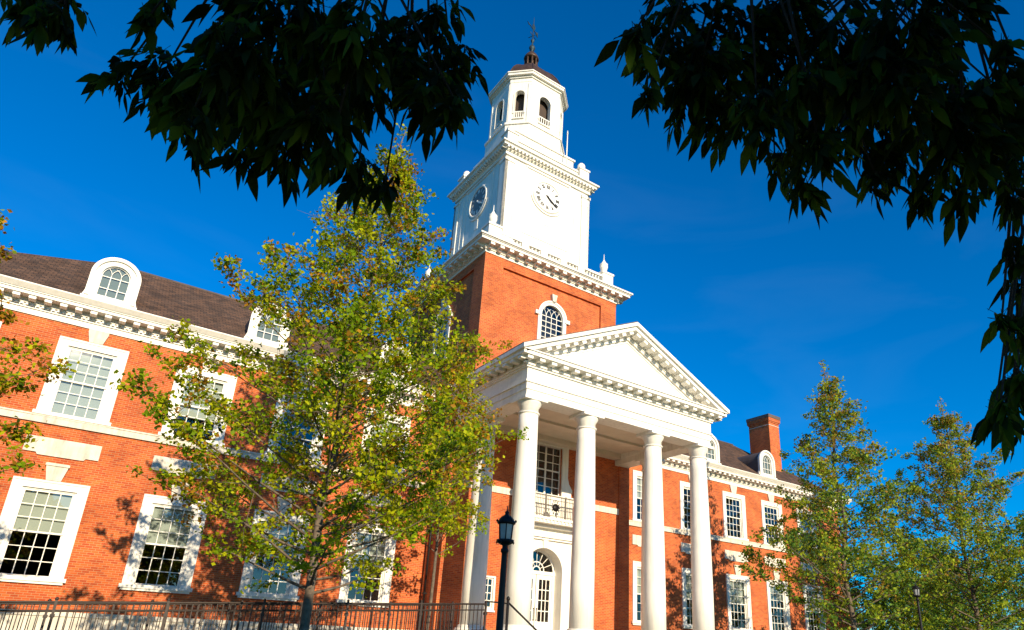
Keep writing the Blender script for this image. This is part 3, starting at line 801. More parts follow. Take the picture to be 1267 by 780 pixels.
# balustrade above the brick stage
BH = 4.55
b = MB(); b.box(TX-BH, TX+BH, TY-BH, TY+BH, zt+.031, zt+.33)
for k in range(4):
    b.xf = rotY(k); y0 = TY-BH
    b.box(TX-BH+.35, TX+BH-.35, y0+.05, y0+.33, zt+1.0, zt+1.14)
    for px in (-2.05, 2.05, -.72, .72): b.box(TX+px-.24, TX+px+.24, y0+.04, y0+.34, zt+.331, zt+.999)
    b.box(TX-BH+.9, TX-2.9, y0+.08, y0+.30, zt+.331, zt+.999)
b.xf = None
ba = part(b, 'tower_balustrade', WHITE)
bb = MB(); bb.lathe([(.05, 0), (.07, .05), (.045, .10), (.085, .26), (.05, .46), (.045, .56), (.07, .62), (.07, .668)], 0, 0, 8)
proto = None
for k in (0, 1, 3):
    for (xa, xb) in ((-3.7, -2.35), (-1.76, -.99), (-.44, .44), (.99, 1.76), (2.35, 3.75)):
        n = int((xb-xa)/.21)
        for j in range(n+1):
            p_ = rotY(k) @ Vector((TX+xa+(xb-xa)*j/n, TY-BH+.19, 0))
            if proto is None: proto = bb.build('baluster', WHITE, ba, (p_.x, p_.y, zt+.331))
            else:
                o = proto.copy(); col.objects.link(o); o.parent = ba; o.location = (p_.x, p_.y, zt+.331)
def make_urn():
    u = MB()
    u.cbox(0, 0, .42, .42, 0, .95); u.cbox(0, 0, .47, .47, .95, 1.08)
    o = part(u, 'corner_pedestal', WHITE)
    v = MB(); v.lathe([(.20, 1.08), (.22, 1.16), (.12, 1.24), (.14, 1.32), (.22, 1.48), (.26, 1.66), (.23, 1.80), (.26, 1.84), (.17, 1.92), (.10, 2.06), (.06, 2.12), (.03, 2.2), (.015, 2.6)], 0, 0, 18)
    v.build('urn', WHITE, o)
    return o
u0 = make_urn(); u0.location = Vector((TX-BH+.42, TY-BH+.42, zt+.332-GZ))
for sx, sy in ((1, -1), (1, 1), (-1, 1)): part_copy(u0, (TX+sx*(BH-.42), TY+sy*(BH-.42), zt+.332))

# white clock stage ----------------------------------------
WY, WHF = 3.206, 3.293
w = MB(); y0 = WY-WHF
w.box(TX-WHF+.10, TX+WHF-.10, WY-WHF+.10, WY+WHF-.10, zt, 27.4)
for k in range(4):
    w.xf = rotY(k, TX, WY)
    for sx in (-1, 1):
        w.box(*sorted((TX+sx*(WHF-.0), TX+sx*(WHF-.62))), y0, y0+.2, zt+.9, 26.75)           # corner pilasters
        w.box(*sorted((TX+sx*(WHF-.78), TX+sx*(WHF-1.2))), y0+.05, y0+.2, zt+.9, 26.75)
        w.box(*sorted((TX+sx*(WHF+.05), TX+sx*(WHF-.68))), y0-.05, y0+.2, 26.75, 26.95)
        w.box(*sorted((TX+sx*(WHF+.05), TX+sx*(WHF-.68))), y0-.05, y0+.2, zt+.5, zt+.9)
    w.box(TX-1.75, TX+1.75, y0+.03, y0+.1, 27.02, 27.14); w.box(TX-1.62, TX+1.62, y0+.06, y0+.1, 22.2, 22.3)
    for sx in (-1, 1): w.box(*sorted((TX+sx*1.75, TX+sx*1.62)), y0+.06, y0+.1, 22.2, 27.02)
    # console under the dial
    w.arch_band(TX, 1.22, 1.32, 25.52, y0+.02, y0+.1, 24, a0=math.pi*1.1, a1=math.pi*1.9)
    w.box(TX-.20, TX+.20, y0+.07, y0+.1, 23.4, 24.1)
w.xf = None
part(w, 'clock_stage', WHITE)
c = MB()
zu = square_cornice(c, TX, WY, WHF-.04, 27.2, [(.06, .22), (.12, .06), (.17, .13), (.38, .12), (.42, .04), (.50, .10)], (2, .20, .13, .27, .06))
part(c, 'upper_cornice', WHITE)
c = MB(); c.box(TX-WHF-.44, TX+WHF+.44, WY-WHF-.44, WY+WHF+.44, zu, zu+.03); part(c, 'cornice_flashing', LEAD)

ROM = ['XII', 'I', 'II', 'III', 'IIII', 'V', 'VI', 'VII', 'VIII', 'IX', 'X', 'XI']
def make_clock(k, dm, hour, minute):
    M = rotY(k, TX, WY) @ Matrix.Translation((TX, WY-WHF+.10, 25.52)) @ Matrix.Rotation(math.pi/2, 4, 'X')
    # local: x right, y up on the dial, +z towards the viewer
    r = MB(); r.xf = M
    def ringm(mb, r0, r1, z0, z1, n=48):
        mb.lathe([(r0, z0), (r0, z1), (r1, z1), (r1, z0)], 0, 0, n)
    prof = [(.98, 0), (.98, .06), (1.02, .09), (1.10, .09), (1.14, .05), (1.14, 0)]
    n = 48
    vs = []; fs = []
    for (rr, z) in prof:
        for j in range(n): a = 2*math.pi*j/n; vs.append((rr*math.cos(a), rr*math.sin(a), z))
    for i in range(len(prof)-1):
        for j in range(n): j2 = (j+1) % n; fs.append((i*n+j, i*n+j2, (i+1)*n+j2, (i+1)*n+j))
    r._add(vs, fs, 0, True)
    o = part(r, 'clock', WHITE)
    d = MB(); d.xf = M; d.lathe([(1.03, .0), (1.03, .03), (.01, .03)], 0, 0, 40, smooth=False); d.build('dial', dm, o)
    nm = MB(); NR = .76; NHH = .13
    for i, s in enumerate(ROM):
        a = -2*math.pi*i/12
        nm.xf = M @ Matrix.Rotation(a, 4, 'Z') @ Matrix.Translation((0, NR, 0))
        wd = {'I': .07, 'V': .13, 'X': .13}; tot = sum(wd[q] for q in s); x = -tot/2
        def stroke(xa, xb, t):
            nm.prism([(xa-t, -NHH), (xa+t, -NHH), (xb+t, NHH), (xb-t, NHH)], 'z', .031, .045)
        for q in s:
            cx = x+wd[q]/2
            if q == 'I': stroke(cx, cx, .024)
            elif q == 'V': stroke(cx, cx-.045, .026); stroke(cx, cx+.045, .018)
            else: stroke(cx+.045, cx-.045, .026); stroke(cx-.045, cx+.045, .018)
            x += wd[q]
    nm.build('numerals', BLACK if dm is DIALW else DIALW, o, recalc=True)
    h = MB()
    for (ang, ln, wdt, z) in (((hour+minute/60)/12, .60, .075, .06), (minute/60, .86, .05, .075)):
        h.xf = M @ Matrix.Rotation(-2*math.pi*ang, 4, 'Z')
        h.prism([(-wdt*.6, -.16), (wdt*.6, -.16), (wdt, ln*.6), (0, ln), (-wdt, ln*.6)], 'z', z, z+.012)
    h.xf = M; h.lathe([(.06, .03), (.06, .10), (.01, .10)], 0, 0, 12)
    h.build('hands', BLACK if dm is DIALW else DIALW, o)
    return o
make_clock(0, DIALW, 4, 21); make_clock(1, DIALG, 4, 21)

# attic, octagonal plinth, belfry ---------------------------
b = MB()
b.box(TX-2.95, TX+2.95, WY-2.95, WY+2.95, zu+.031, zu+.95); b.box(TX-3.02, TX+3.02, WY-3.02, WY+3.02, zu+.95, zu+1.08)
b.box(TX-2.45, TX+2.45, WY-2.45, WY+2.45, zu+1.08, 30.0); b.box(TX-2.55, TX+2.55, WY-2.55, WY+2.55, 30.0, 30.12)
part(b, 'attic', WHITE)
def make_ball():
    u = MB(); u.cbox(0, 0, .38, .38, 0, 1.12); u.cbox(0, 0, .44, .44, 1.12, 1.24); o = part(u, 'corner_pedestal', WHITE)
    v = MB(); v.lathe([(.10, 1.24), (.08, 1.32), (.18, 1.38), (.25, 1.50), (.27, 1.62), (.24, 1.75), (.15, 1.86), (.04, 1.92)], 0, 0, 16); v.build('ball_finial', WHITE, o)
    return o
q0 = make_ball(); q0.location = Vector((TX-2.85, WY-2.85, zu+.032-GZ))
for sx, sy in ((1, -1), (1, 1), (-1, 1)): part_copy(q0, (TX+sx*2.85, WY+sy*2.85, zu+.032))
OO, OA = 2.238, 1.20
def octo(o, a): return [(TX-a, WY-o), (TX+a, WY-o), (TX+o, WY-a), (TX+o, WY+a), (TX+a, WY+o), (TX-a, WY+o), (TX-o, WY+a), (TX-o, WY-a)]
b = MB()
b.prism(octo(2.42, 1.28), 'z', 30.121, 31.25); b.prism(octo(2.50, 1.32), 'z', 31.25, 31.40)
P = octo(OO, OA)
for i in range(8):
    p, q = Vector((*P[i], 0)), Vector((*P[(i+1) % 8], 0))
    L = (q-p).length; ang = math.atan2(q.y-p.y, q.x-p.x)
    b.xf = Matrix.Translation(p) @ Matrix.Rotation(ang, 4, 'Z')
    rr = .46 if i % 2 == 0 else .34
    z1 = 35.05
    b.wall(0, L, 31.40, z1, 0, .30, [(L/2-rr, L/2+rr, 31.95, 34.30)], arches=[(L/2, rr, 34.30-rr-.02, 34.30)])
    b.arch_band(L/2, rr, rr+.09, 34.28-rr, -.05, .0, 16, legs=1.6)
    b.box(.02, .17, -.05, 0, 31.41, 34.9); b.box(L-.17, L-.02, -.05, 0, 31.41, 34.9)
    b.box(L/2-rr-.05, L/2+rr+.05, -.10, .1, 31.86, 31.95)
    b.box(L/2-rr, L/2+rr, .02, .10, 32.48, 32.56)
    for j in range(5): x = L/2-rr+2*rr*(j+.5)/5; b.box(x-.03, x+.03, .03, .09, 31.95, 32.48)
b.xf = None
b.prism(octo(OO+.02, OA+.01), 'z', 35.05, 35.35); b.prism(octo(OO+.12, OA+.05), 'z', 35.35, 35.48); b.prism(octo(OO+.30, OA+.12), 'z', 35.48, 35.66); b.prism(octo(OO+.36, OA+.15), 'z', 35.66, 35.75)
bf = part(b, 'belfry', WHITE)
l = MB(); l.prism(octo(1.75, .95), 'z', 31.5, 35.0); l.build('dark_core', BELFRY_DARK, bf)  # plain solid core, painted dark as the shaded hollow behind the openings
# bell-shaped dome
dm = MB()
prof = [(2.42, 35.75), (2.36, 35.95), (2.20, 36.35), (1.98, 36.85), (1.66, 37.35), (1.25, 37.8), (.85, 38.12), (.62, 38.35), (.56, 38.5)]
vs = []; fs = []
for (r_, z) in prof:
    for (x, y) in octo(r_, r_*.50): vs.append((x, y, z))
for i in range(len(prof)-1):
    for j in range(8): j2 = (j+1) % 8; fs.append((i*8+j, i*8+j2, (i+1)*8+j2, (i+1)*8+j))
dm._add(vs, fs); fs2 = [tuple(range(len(vs)-8, len(vs)))]; dm._add(vs[-8:], [tuple(range(8))])
for j in range(8): dm.tube([vs[i*8+j] for i in range(len(prof))], .05, 5)
part(dm, 'dome', COPPER)
l = MB()
l.lathe([(.62, 38.45), (.70, 38.5), (.70, 38.6), (.5, 38.65)], TX, WY, 16)
for j in range(8):
    a = 2*math.pi*(j+.5)/8; l.tube([(TX+.44*math.cos(a), WY+.44*math.sin(a), 38.6), (TX+.44*math.cos(a), WY+.44*math.sin(a), 39.55)], .07, 8)
l.lathe([(.24, 38.6), (.24, 39.55)], TX, WY, 12)
l.lathe([(.52, 39.55), (.57, 39.62), (.55, 39.72), (.44, 39.95), (.28, 40.18), (.10, 40.34), (.06, 40.5)], TX, WY, 16)
part(l, 'cupola', COPPER)
v = MB()
v.lathe([(.10, 40.3), (.08, 40.45), (.20, 40.6), (.24, 40.75), (.18, 40.92), (.06, 41.02), (.05, 41.3), (.12, 41.4), (.14, 41.5), (.09, 41.62), (.04, 41.7), (.025, 43.6), (.01, 43.9)], TX, WY, 12)
va = part(v, 'finial', VERDI)
v = MB(); v.xf = Matrix.Translation((TX, WY, 0)) @ Matrix.Rotation(R(25), 4, 'Z')
v.prism([(-.65, 42.62), (-.45, 42.66), (.3, 42.66), (.62, 42.9), (.62, 42.42), (.3, 42.60), (-.45, 42.60), (-.65, 42.5), (-.85, 42.63)], 'y', -.02, .02)
v.prism([(-.1, 42.66), (.12, 42.66), (.25, 43.0), (.05, 43.2), (-.15, 43.0)], 'y', -.02, .02)
v.tube([(-.4, 0, 42.0), (.4, 0, 42.0)], .025, 6); v.tube([(0, -.4, 42.0), (0, .4, 42.0)], .025, 6)
v.build('weather_vane', VERDI, va)
r_ = MB(); r_.tube([(TX+1.55, WY-2.9, zu+1.0), (TX+1.55, WY-2.9, 31.6)], [.05, .03], 6); r_.tube([(TX+1.55, WY-2.9, 31.6), (TX+1.55, WY-2.9, 31.9)], [.06, .01], 6)
part(r_, 'lightning_rod', WHITE)

# drain pipe in the corner of the left wing
p = MB(); p.tube([(-5.74, -.42, -2.3), (-5.74, -.42, 9.6)], .055, 8)
for z in (1.0, 4.0, 7.0): p.box(-5.82, -5.66, -.49, -.35, z, z+.06)
part(p, 'drain_pipe', IRON)

# ------------------------------------------------------------ ramp, railings, lamps
def ramp_z(x):            # surface of the ramp: climbs towards the portico landing
    t = min(1, max(0, (x+24.5)/(24.5-7.5))); return -1.72 + t*1.04
rp = MB()
rp._add([(-24.5, -9.1, GZ), (-7.5, -9.1, GZ), (-7.5, -9.1, ramp_z(-7.5)), (-24.5, -9.1, ramp_z(-24.5)),
         (-24.5, -7.2, GZ), (-7.5, -7.2, GZ), (-7.5, -7.2, ramp_z(-7.5)), (-24.5, -7.2, ramp_z(-24.5))],
        [(0,1,2,3), (5,4,7,6), (3,2,6,7), (0,3,7,4), (1,5,6,2)])
rp.box(-7.5, -6.02, -9.1, -3.0, GZ, -.80)
rpo = rp.build('ramp', STONE); tag(rpo, kind='structure')
def railing(x0, x1, y, label, group='iron railings of the ramp'):
    root = empty('ramp_railing', (x0, y, ramp_z(x0)))
    tag(root, label, 'railing', group)
    L = Vector((x0, y, ramp_z(x0)))
    def bar(dz, th, name):
        b = MB(); n = 8
        b.tube([(x0+(x1-x0)*k/n, y, ramp_z(x0+(x1-x0)*k/n)+dz) for k in range(n+1)], th, 6)
        b.v = [tuple(Vector(p)-L) for p in b.v]; b.build(name, FENCE, root)
    bar(.95, .032, 'top_rail'); bar(.76, .022, 'middle_rail'); bar(.12, .02, 'bottom_rail')
    n = int(round((x1-x0)/2.42))
    for k in range(n+1):
        x = x0+(x1-x0)*k/n; z = ramp_z(x)
        b = MB(); b.box(-.03, .03, -.03, .03, -.05, 1.0); b.lathe([(.035, 1.0), (.045, 1.03), (.02, 1.07)], 0, 0, 8)
        b.box(-.05, .05, -.05, .05, .60, .68)
        b.build('post', FENCE, root, (x-x0, 0, z-ramp_z(x0)))
        if k < n:
            b = MB(); xb = x0+(x1-x0)*(k+1)/n; m_ = int(round((xb-x)/.15))
            for j in range(1, m_):
                xx = x+(xb-x)*j/m_; zz = ramp_z(xx)
                b.box(xx-x-.011, xx-x+.011, -.011, .011, zz-z+.12, zz-z+.94)
            b.build('baluster_panel', FENCE, root, (x-x0, 0, z-ramp_z(x0)))
    return root
railing(-24.2, -7.5, -9.0, 'black iron railing on the outer edge of the ramp, nearest the camera')
railing(-24.2, -7.9, -7.35, 'black iron railing on the inner edge of the ramp, nearest the brick wall')
# stair handrail
hr = empty('stair_handrail', (-6.5, -8.8, -.68)); tag(hr, 'black iron stair handrail with ball finial sloping down in front of the white columns', 'handrail')
def lp(p): return Vector(p)-Vector((-6.5, -8.8, -.68))
b = MB(); b.tube([lp((-7.5, -9.0, .36)), lp((-6.5, -8.8, .36))], .028, 6); b.tube([lp((-6.5, -8.8, .40)), lp((-5.15, -8.8, -.53)), lp((-3.8, -8.8, -1.45))], .035, 6); b.build('rail', IRON, hr)
b = MB(); b.box(-.035, .035, -.035, .035, -.1, 1.12); b.lathe([(.03, 1.12), (.06, 1.15), (.07, 1.2), (.05, 1.25), (.01, 1.29)], 0, 0, 10); b.build('post', IRON, hr)
b = MB(); b.box(-.03, .03, -.03, .03, -1.8, -.78+.0); b.build('post', IRON, hr, lp((-3.8, -8.8, -.68)))

def lamp_post(x, y, z_top, label):
    """traditional post with a glazed six-sided lantern; z_top = tip of the finial"""
    H = z_top-GZ
    root = empty('lamp_post', (x, y, GZ)); tag(root, label, 'street lamp', 'black lantern lamp posts')
    zl = H-.66
    p = MB()
    p.lathe([(.20, 0), (.20, .12), (.16, .18), (.14, .5), (.11, .62), (.088, .70), (.076, .80), (.068, 1.0), (.047, zl-.20), (.047, zl-.14), (.066, zl-.12), (.066, zl-.08), (.044, zl-.05), (.044, zl-.02), (.08, zl+.01)], 0, 0, 16)
    p.lathe([(.11, .78), (.11, .84), (.08, .88)], 0, 0, 12)
    p.build('post', IRON, root)
    l = MB()
    l.lathe([(.08, zl), (.12, zl+.02), (.15, zl+.05), (.15, zl+.08), (.11, zl+.09)], 0, 0, 16)
    zt_ = zl+.36
    for k in range(6):
        a = 2*math.pi*k/6; l.tube([(.112*math.cos(a), .112*math.sin(a), zl+.08), (.135*math.cos(a), .135*math.sin(a), zt_)], .010, 5)
    l.lathe([(.14, zt_-.02), (.16, zt_), (.162, zt_+.025), (.14, zt_+.04), (.125, zt_+.07), (.09, zt_+.11), (.045, zt_+.14), (.03, zt_+.16), (.042, zt_+.18), (.026, zt_+.20), (.012, zt_+.22), (.006, zt_+.30)], 0, 0, 16)
    for k in range(6):
        a = 2*math.pi*(k+.5)/6
        l.lathe([(.016, 0), (.022, .02), (.006, .045)], .158*math.cos(a), .158*math.sin(a), 6, cz=zt_+.02)
        l.lathe([(.006, -.04), (.020, -.015), (.012, .0)], .14*math.cos(a), .14*math.sin(a), 6, cz=zl+.05)
    lo = l.build('lantern', IRON, root)
    g = MB(); g.lathe([(.102, zl+.09), (.127, zt_-.01)], 0, 0, 6, smooth=False); g.build('lamp_glass', LAMPG, lo)
    return root
lamp_post(-13.66, -20.0, 1.26, 'tall black lamp post with glass lantern in front of the white columns')
lamp_post(11.49, -14.0, 2.35, 'distant black lamp post among the trees right of the brick hall')

# ------------------------------------------------------------ trees
def rot_frames(rng, n, up_bias=0.3):
    a = rng.normal(size=(n, 3)); a[:, 2] *= .8; a /= np.linalg.norm(a, axis=1)[:, None]
    b = rng.normal(size=(n, 3)); b -= a*(a*b).sum(1)[:, None]; b /= np.linalg.norm(b, axis=1)[:, None]
    return a, b
def leaf_mesh(name, centers, sizes, mats_i, mats, parent, rng, loc=(0,0,0)):
    n = len(centers); a, b = rot_frames(rng, n)
    c = np.cross(a, b)
    s = sizes[:, None]
    v = np.empty((n, 5, 3))
    v[:, 0] = centers-a*s*.5
    v[:, 1] = centers+b*s*.40-a*s*.05+c*s*.10
    v[:, 2] = centers+a*s*.55
    v[:, 3] = centers-b*s*.40-a*s*.05+c*s*.10
    v = v[:, :4].reshape(-1, 3)
    me = bpy.data.meshes.new(name)
    me.vertices.add(n*4); me.vertices.foreach_set('co', v.ravel().astype(np.float32))
    # two triangles folded along the midrib
    idx = np.empty((n, 2, 3), dtype=np.int32); base = (np.arange(n)*4)[:, None]
    idx[:, 0] = base+np.array([0, 1, 2]); idx[:, 1] = base+np.array([0, 2, 3])
    me.loops.add(n*6); me.loops.foreach_set('vertex_index', idx.ravel())
    me.polygons.add(n*2); me.polygons.foreach_set('loop_start', (np.arange(n*2)*3).astype(np.int32)); me.polygons.foreach_set('loop_total', np.full(n*2, 3, dtype=np.int32))
    for m_ in mats: me.materials.append(m_)
    me.polygons.foreach_set('material_index', np.repeat(mats_i, 2).astype(np.int32))
    me.update(calc_edges=True); me.validate()
    return link(name, me, parent, loc)

def tree(x, y, H, Rmax, label, seed, nprim=60, z_lo=.16, leaf=.15, per=16, mats=LEAF, r0=.17, amber=.25, profile=None, skew=(0, 0), group='young leafy trees along the facade', twig_r=.34, gap=.12, zbase=GZ, upang=(35, 62)):
    rng = np.random.default_rng(seed); rnd = random.Random(seed)
    root = empty('leafy_tree', (x, y, zbase)); tag(root, label, 'tree', group)
    tr = MB(); npt = 12
    wob = [(rnd.uniform(-1, 1)*.12*H/12, rnd.uniform(-1, 1)*.12*H/12) for _ in range(npt)]
    tp = []
    for k in range(npt):
        t = k/(npt-1); tp.append(Vector((skew[0]*t*t+wob[k][0]*min(1, t*3), skew[1]*t*t+wob[k][1]*min(1, t*3), t*H*.97)))
    def tpt(t):
        f = t*(npt-1); i = min(int(f), npt-2); return tp[i].lerp(tp[i+1], f-i)
    trad = [r0*(1-k/(npt-1))**.85+.012 for k in range(npt)]; trad[0] = r0*1.5
    tr.tube(tp, trad, 10)
    profile = profile or (lambda t: (min(1, (t-.06)/.20)**.8 if t < .26 else max(.02, 1-(t-.26)/.74)**.95))
    C = []; S = []; Mi = []
    def cluster(p, w, n, depth, p0=None):
        if rnd.random() < gap: return
        c = rng.normal(size=(n, 3))*w; c[:, 2] *= .75
        if p0 is not None: c += (np.array(p0)-np.array(p))*(rng.random(n)**1.3)[:, None]
        C.append(np.array(p)+c); S.append(rng.uniform(.65, 1.25, n)*leaf)
        q = rnd.random(); hz = p[2]/H
        am = amber*(.15+1.6*hz*hz)
        base = 2 if q < am else (0 if q < am+.42 else (1 if q < .9 else 3))
        mi = np.full(n, base); alt = rng.random(n); mi[alt < .22] = 0; mi[alt > .84] = 1; Mi.append(mi)
    ga = 2.39996
    for i in range(nprim):
        t = z_lo+(.97-z_lo)*((i+rnd.random()*.6)/nprim)
        az = i*ga+rnd.uniform(-.4, .4); L = Rmax*profile(t)*rnd.uniform(.72, 1.12)+.25
        el = R(rnd.uniform(*upang))*(.45+.75*t)
        s0 = tpt(t*.93)
        dirv = Vector((math.cos(az)*math.cos(el), math.sin(az)*math.cos(el), math.sin(el)))
        pts = [s0]; nn = 6; d = dirv.copy(); Ln = L/math.cos(el)**.6
        for k in range(nn):
            d = (d+Vector((rnd.uniform(-.12, .12), rnd.uniform(-.12, .12), rnd.uniform(-.06, .10)))).normalized()
            pts.append(pts[-1]+d*Ln/nn)
        rb = max(.012, trad[min(npt-1, int(t*npt))]*.36)
        tr.tube(pts, [rb*(1-k/(nn+.6)) for k in range(nn+1)], 5)
        m2 = max(3, int(Ln*2.6))
        for j in range(m2):
            u = .25+.78*(j+rnd.random()*.7)/m2; u = min(u, .999); f = u*nn; ii = int(f); b0 = pts[ii].lerp(pts[ii+1], f-ii)
            sd_ = Vector((rnd.uniform(-1, 1), rnd.uniform(-1, 1), rnd.uniform(-.35, .7))).normalized()
            l2 = (.25+.36*Ln*(1.05-u))*rnd.uniform(.6, 1.15)
            b1 = b0+(d*.35+sd_).normalized()*l2*.6; b2 = b1+(d*.2+sd_+Vector((0, 0, .25))).normalized()*l2*.5
            tr.tube([b0, b1, b2], [.010, .007, .004], 4)
            cluster(b2, .13, per, 0, b0)
            b3 = b1+Vector((rnd.uniform(-1, 1), rnd.uniform(-1, 1), rnd.uniform(-.4, .9))).normalized()*twig_r*rnd.uniform(.6, 1.5)
            tr.tube([b1, b3], [.005, .003], 3); cluster(b3, .11, per//2, 0, b1)
    # leader tip
    for k in range(6): cluster(tpt(.90+.018*k), .13, per//2, 0)
    tr.build('trunk', BARK if mats is not None else BARK, root, recalc=False)
    leaf_mesh('crown', np.concatenate(C), np.concatenate(S), np.concatenate(Mi), mats, root, rng)
    return root
tree(-14.1, -11.0, 18.8, 5.6, 'tall airy yellow green tree in front of the left wing beside the tower', 11, nprim=126, z_lo=.15, per=46, r0=.13, leaf=.118, upang=(16, 40), gap=.32, skew=(.7, 0), amber=.36)
tree(-24.9, -10.5, 14.6, 4.8, 'amber and green tree cut off by the left edge before the left wing', 23, nprim=125, amber=1.0, per=60, leaf=.115, upang=(16, 40), gap=.2)
tree(-8.25, -6.2, 13.8, 2.1, 'slender yellow green tree close against the tower base and the leftmost column', 97, nprim=56, z_lo=.36, per=30, r0=.06, leaf=.118, upang=(30, 55), gap=.3, amber=.5, profile=lambda t: max(.05, math.sin(math.pi*min(1, t))**.8))
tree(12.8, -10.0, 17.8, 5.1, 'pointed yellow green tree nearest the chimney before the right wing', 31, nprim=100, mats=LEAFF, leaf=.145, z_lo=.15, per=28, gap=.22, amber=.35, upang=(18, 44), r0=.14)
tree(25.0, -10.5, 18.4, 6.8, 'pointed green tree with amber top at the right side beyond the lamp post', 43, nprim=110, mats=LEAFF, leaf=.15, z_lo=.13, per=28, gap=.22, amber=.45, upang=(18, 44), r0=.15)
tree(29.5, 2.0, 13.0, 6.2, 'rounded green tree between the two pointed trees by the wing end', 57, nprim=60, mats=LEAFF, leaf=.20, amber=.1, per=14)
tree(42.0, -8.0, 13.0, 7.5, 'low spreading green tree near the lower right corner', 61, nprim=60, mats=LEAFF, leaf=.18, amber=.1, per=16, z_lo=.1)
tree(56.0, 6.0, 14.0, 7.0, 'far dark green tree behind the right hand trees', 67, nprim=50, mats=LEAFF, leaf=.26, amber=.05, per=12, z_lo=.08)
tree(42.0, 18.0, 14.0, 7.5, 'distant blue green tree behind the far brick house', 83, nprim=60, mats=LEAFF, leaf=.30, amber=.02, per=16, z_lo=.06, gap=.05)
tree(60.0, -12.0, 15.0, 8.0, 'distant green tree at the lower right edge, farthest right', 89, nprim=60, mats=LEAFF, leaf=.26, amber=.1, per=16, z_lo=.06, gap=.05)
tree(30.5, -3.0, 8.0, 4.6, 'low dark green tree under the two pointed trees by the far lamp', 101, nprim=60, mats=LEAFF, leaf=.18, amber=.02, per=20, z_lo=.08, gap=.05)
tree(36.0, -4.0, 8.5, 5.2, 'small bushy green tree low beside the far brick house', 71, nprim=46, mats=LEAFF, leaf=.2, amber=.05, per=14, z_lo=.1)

# ------------------------------------------------------------ far house at the end of the right wing
fh = empty('brick_house', (34, 6, GZ)); tag(fh, 'far brick house with white gable trim half hidden by trees at the right', 'house')
b = MB(); b.xf = Matrix.Translation((0, 0, 0))
b.box(-4, 5, 0, 9, 0, 6.2); b.prism([(-4, 6.2), (5, 6.2), (.5, 9.2)], 'y', 0, 9); b.build('wall', BRICK, fh)
b = MB(); b.prism([(-4.6, 6.0), (.5, 9.45), (5.6, 6.0), (5.6, 6.25), (.5, 9.75), (-4.6, 6.25)], 'y', -.35, 9.4); b.build('roof', SLATE, fh)
b = MB(); b.prism([(-4.65, 5.75), (.5, 9.2), (5.65, 5.75), (5.65, 6.0), (.5, 9.44), (-4.65, 6.0)], 'y', -.4, -.2); b.box(-4.1, 5.1, -.12, 0, 5.9, 6.15); b.build('gable_trim', WHITE, fh)
for wx in (-2.4, .5, 3.4):
    for wz in (1.2, 3.9):
        b = MB(); b.box(-.62, .62, -.10, -.001, -.1, 1.75); o = b.build('window', WHITE, fh, (wx, 0, wz))
        b = MB(); b.box(-.46, -.02, -.12, -.101, .05, 1.6); b.box(.02, .46, -.12, -.101, .05, 1.6); b.build('pane', BLACK, o)

# ------------------------------------------------------------ shade trees standing behind the camera, boughs hanging into view
LEFT_CORNER = [
   (-20.51,-26.63,1.73, 0.12),
   (-20.43,-26.35,2.00, 0.12),
   (-20.35,-26.54,1.71, 0.05),
]
LEFT = [
   (-20.34,-27.00,1.39, 0.09),
   (-19.56,-27.26,1.33, 0.18),
   (-19.73,-27.03,1.40, 0.17),
   (-19.29,-27.05,1.88, 0.19),
   (-19.83,-26.94,1.31, 0.10),
   (-19.31,-27.50,1.12, 0.14),
   (-18.84,-27.75,1.25, 0.09),
   (-18.90,-27.21,1.84, 0.13),
   (-20.01,-27.20,1.42, 0.03),
   (-19.37,-27.00,1.27, 0.10),
   (-20.09,-26.47,1.64, 0.09),
   (-19.92,-26.56,1.65, 0.17),
   (-19.76,-27.22,1.01, 0.09),
   (-19.70,-27.45,1.26, 0.16),
   (-19.57,-26.51,1.69, 0.20),
   (-19.69,-27.28,1.65, 0.15),
   (-19.48,-27.44,1.61, 0.20),
   (-19.31,-26.62,2.05, 0.28),
   (-19.34,-27.05,1.32, 0.18),
   (-19.28,-26.59,1.43, 0.08),
   (-19.51,-26.87,1.21, 0.07),
   (-19.70,-26.55,1.34, 0.06),
   (-19.28,-27.65,1.47, 0.17),
   (-19.08,-27.15,1.66, 0.19),
   (-18.90,-27.12,2.08, 0.20),
   (-18.84,-27.43,1.54, 0.16),
   (-18.72,-27.35,1.89, 0.16),
   (-18.86,-27.44,2.06, 0.13),
   (-19.26,-27.53,0.91, 0.09),
   (-18.97,-26.89,1.35, 0.14),
   (-18.88,-27.11,1.15, 0.08),
   (-19.99,-27.02,1.70, 0.07),
]
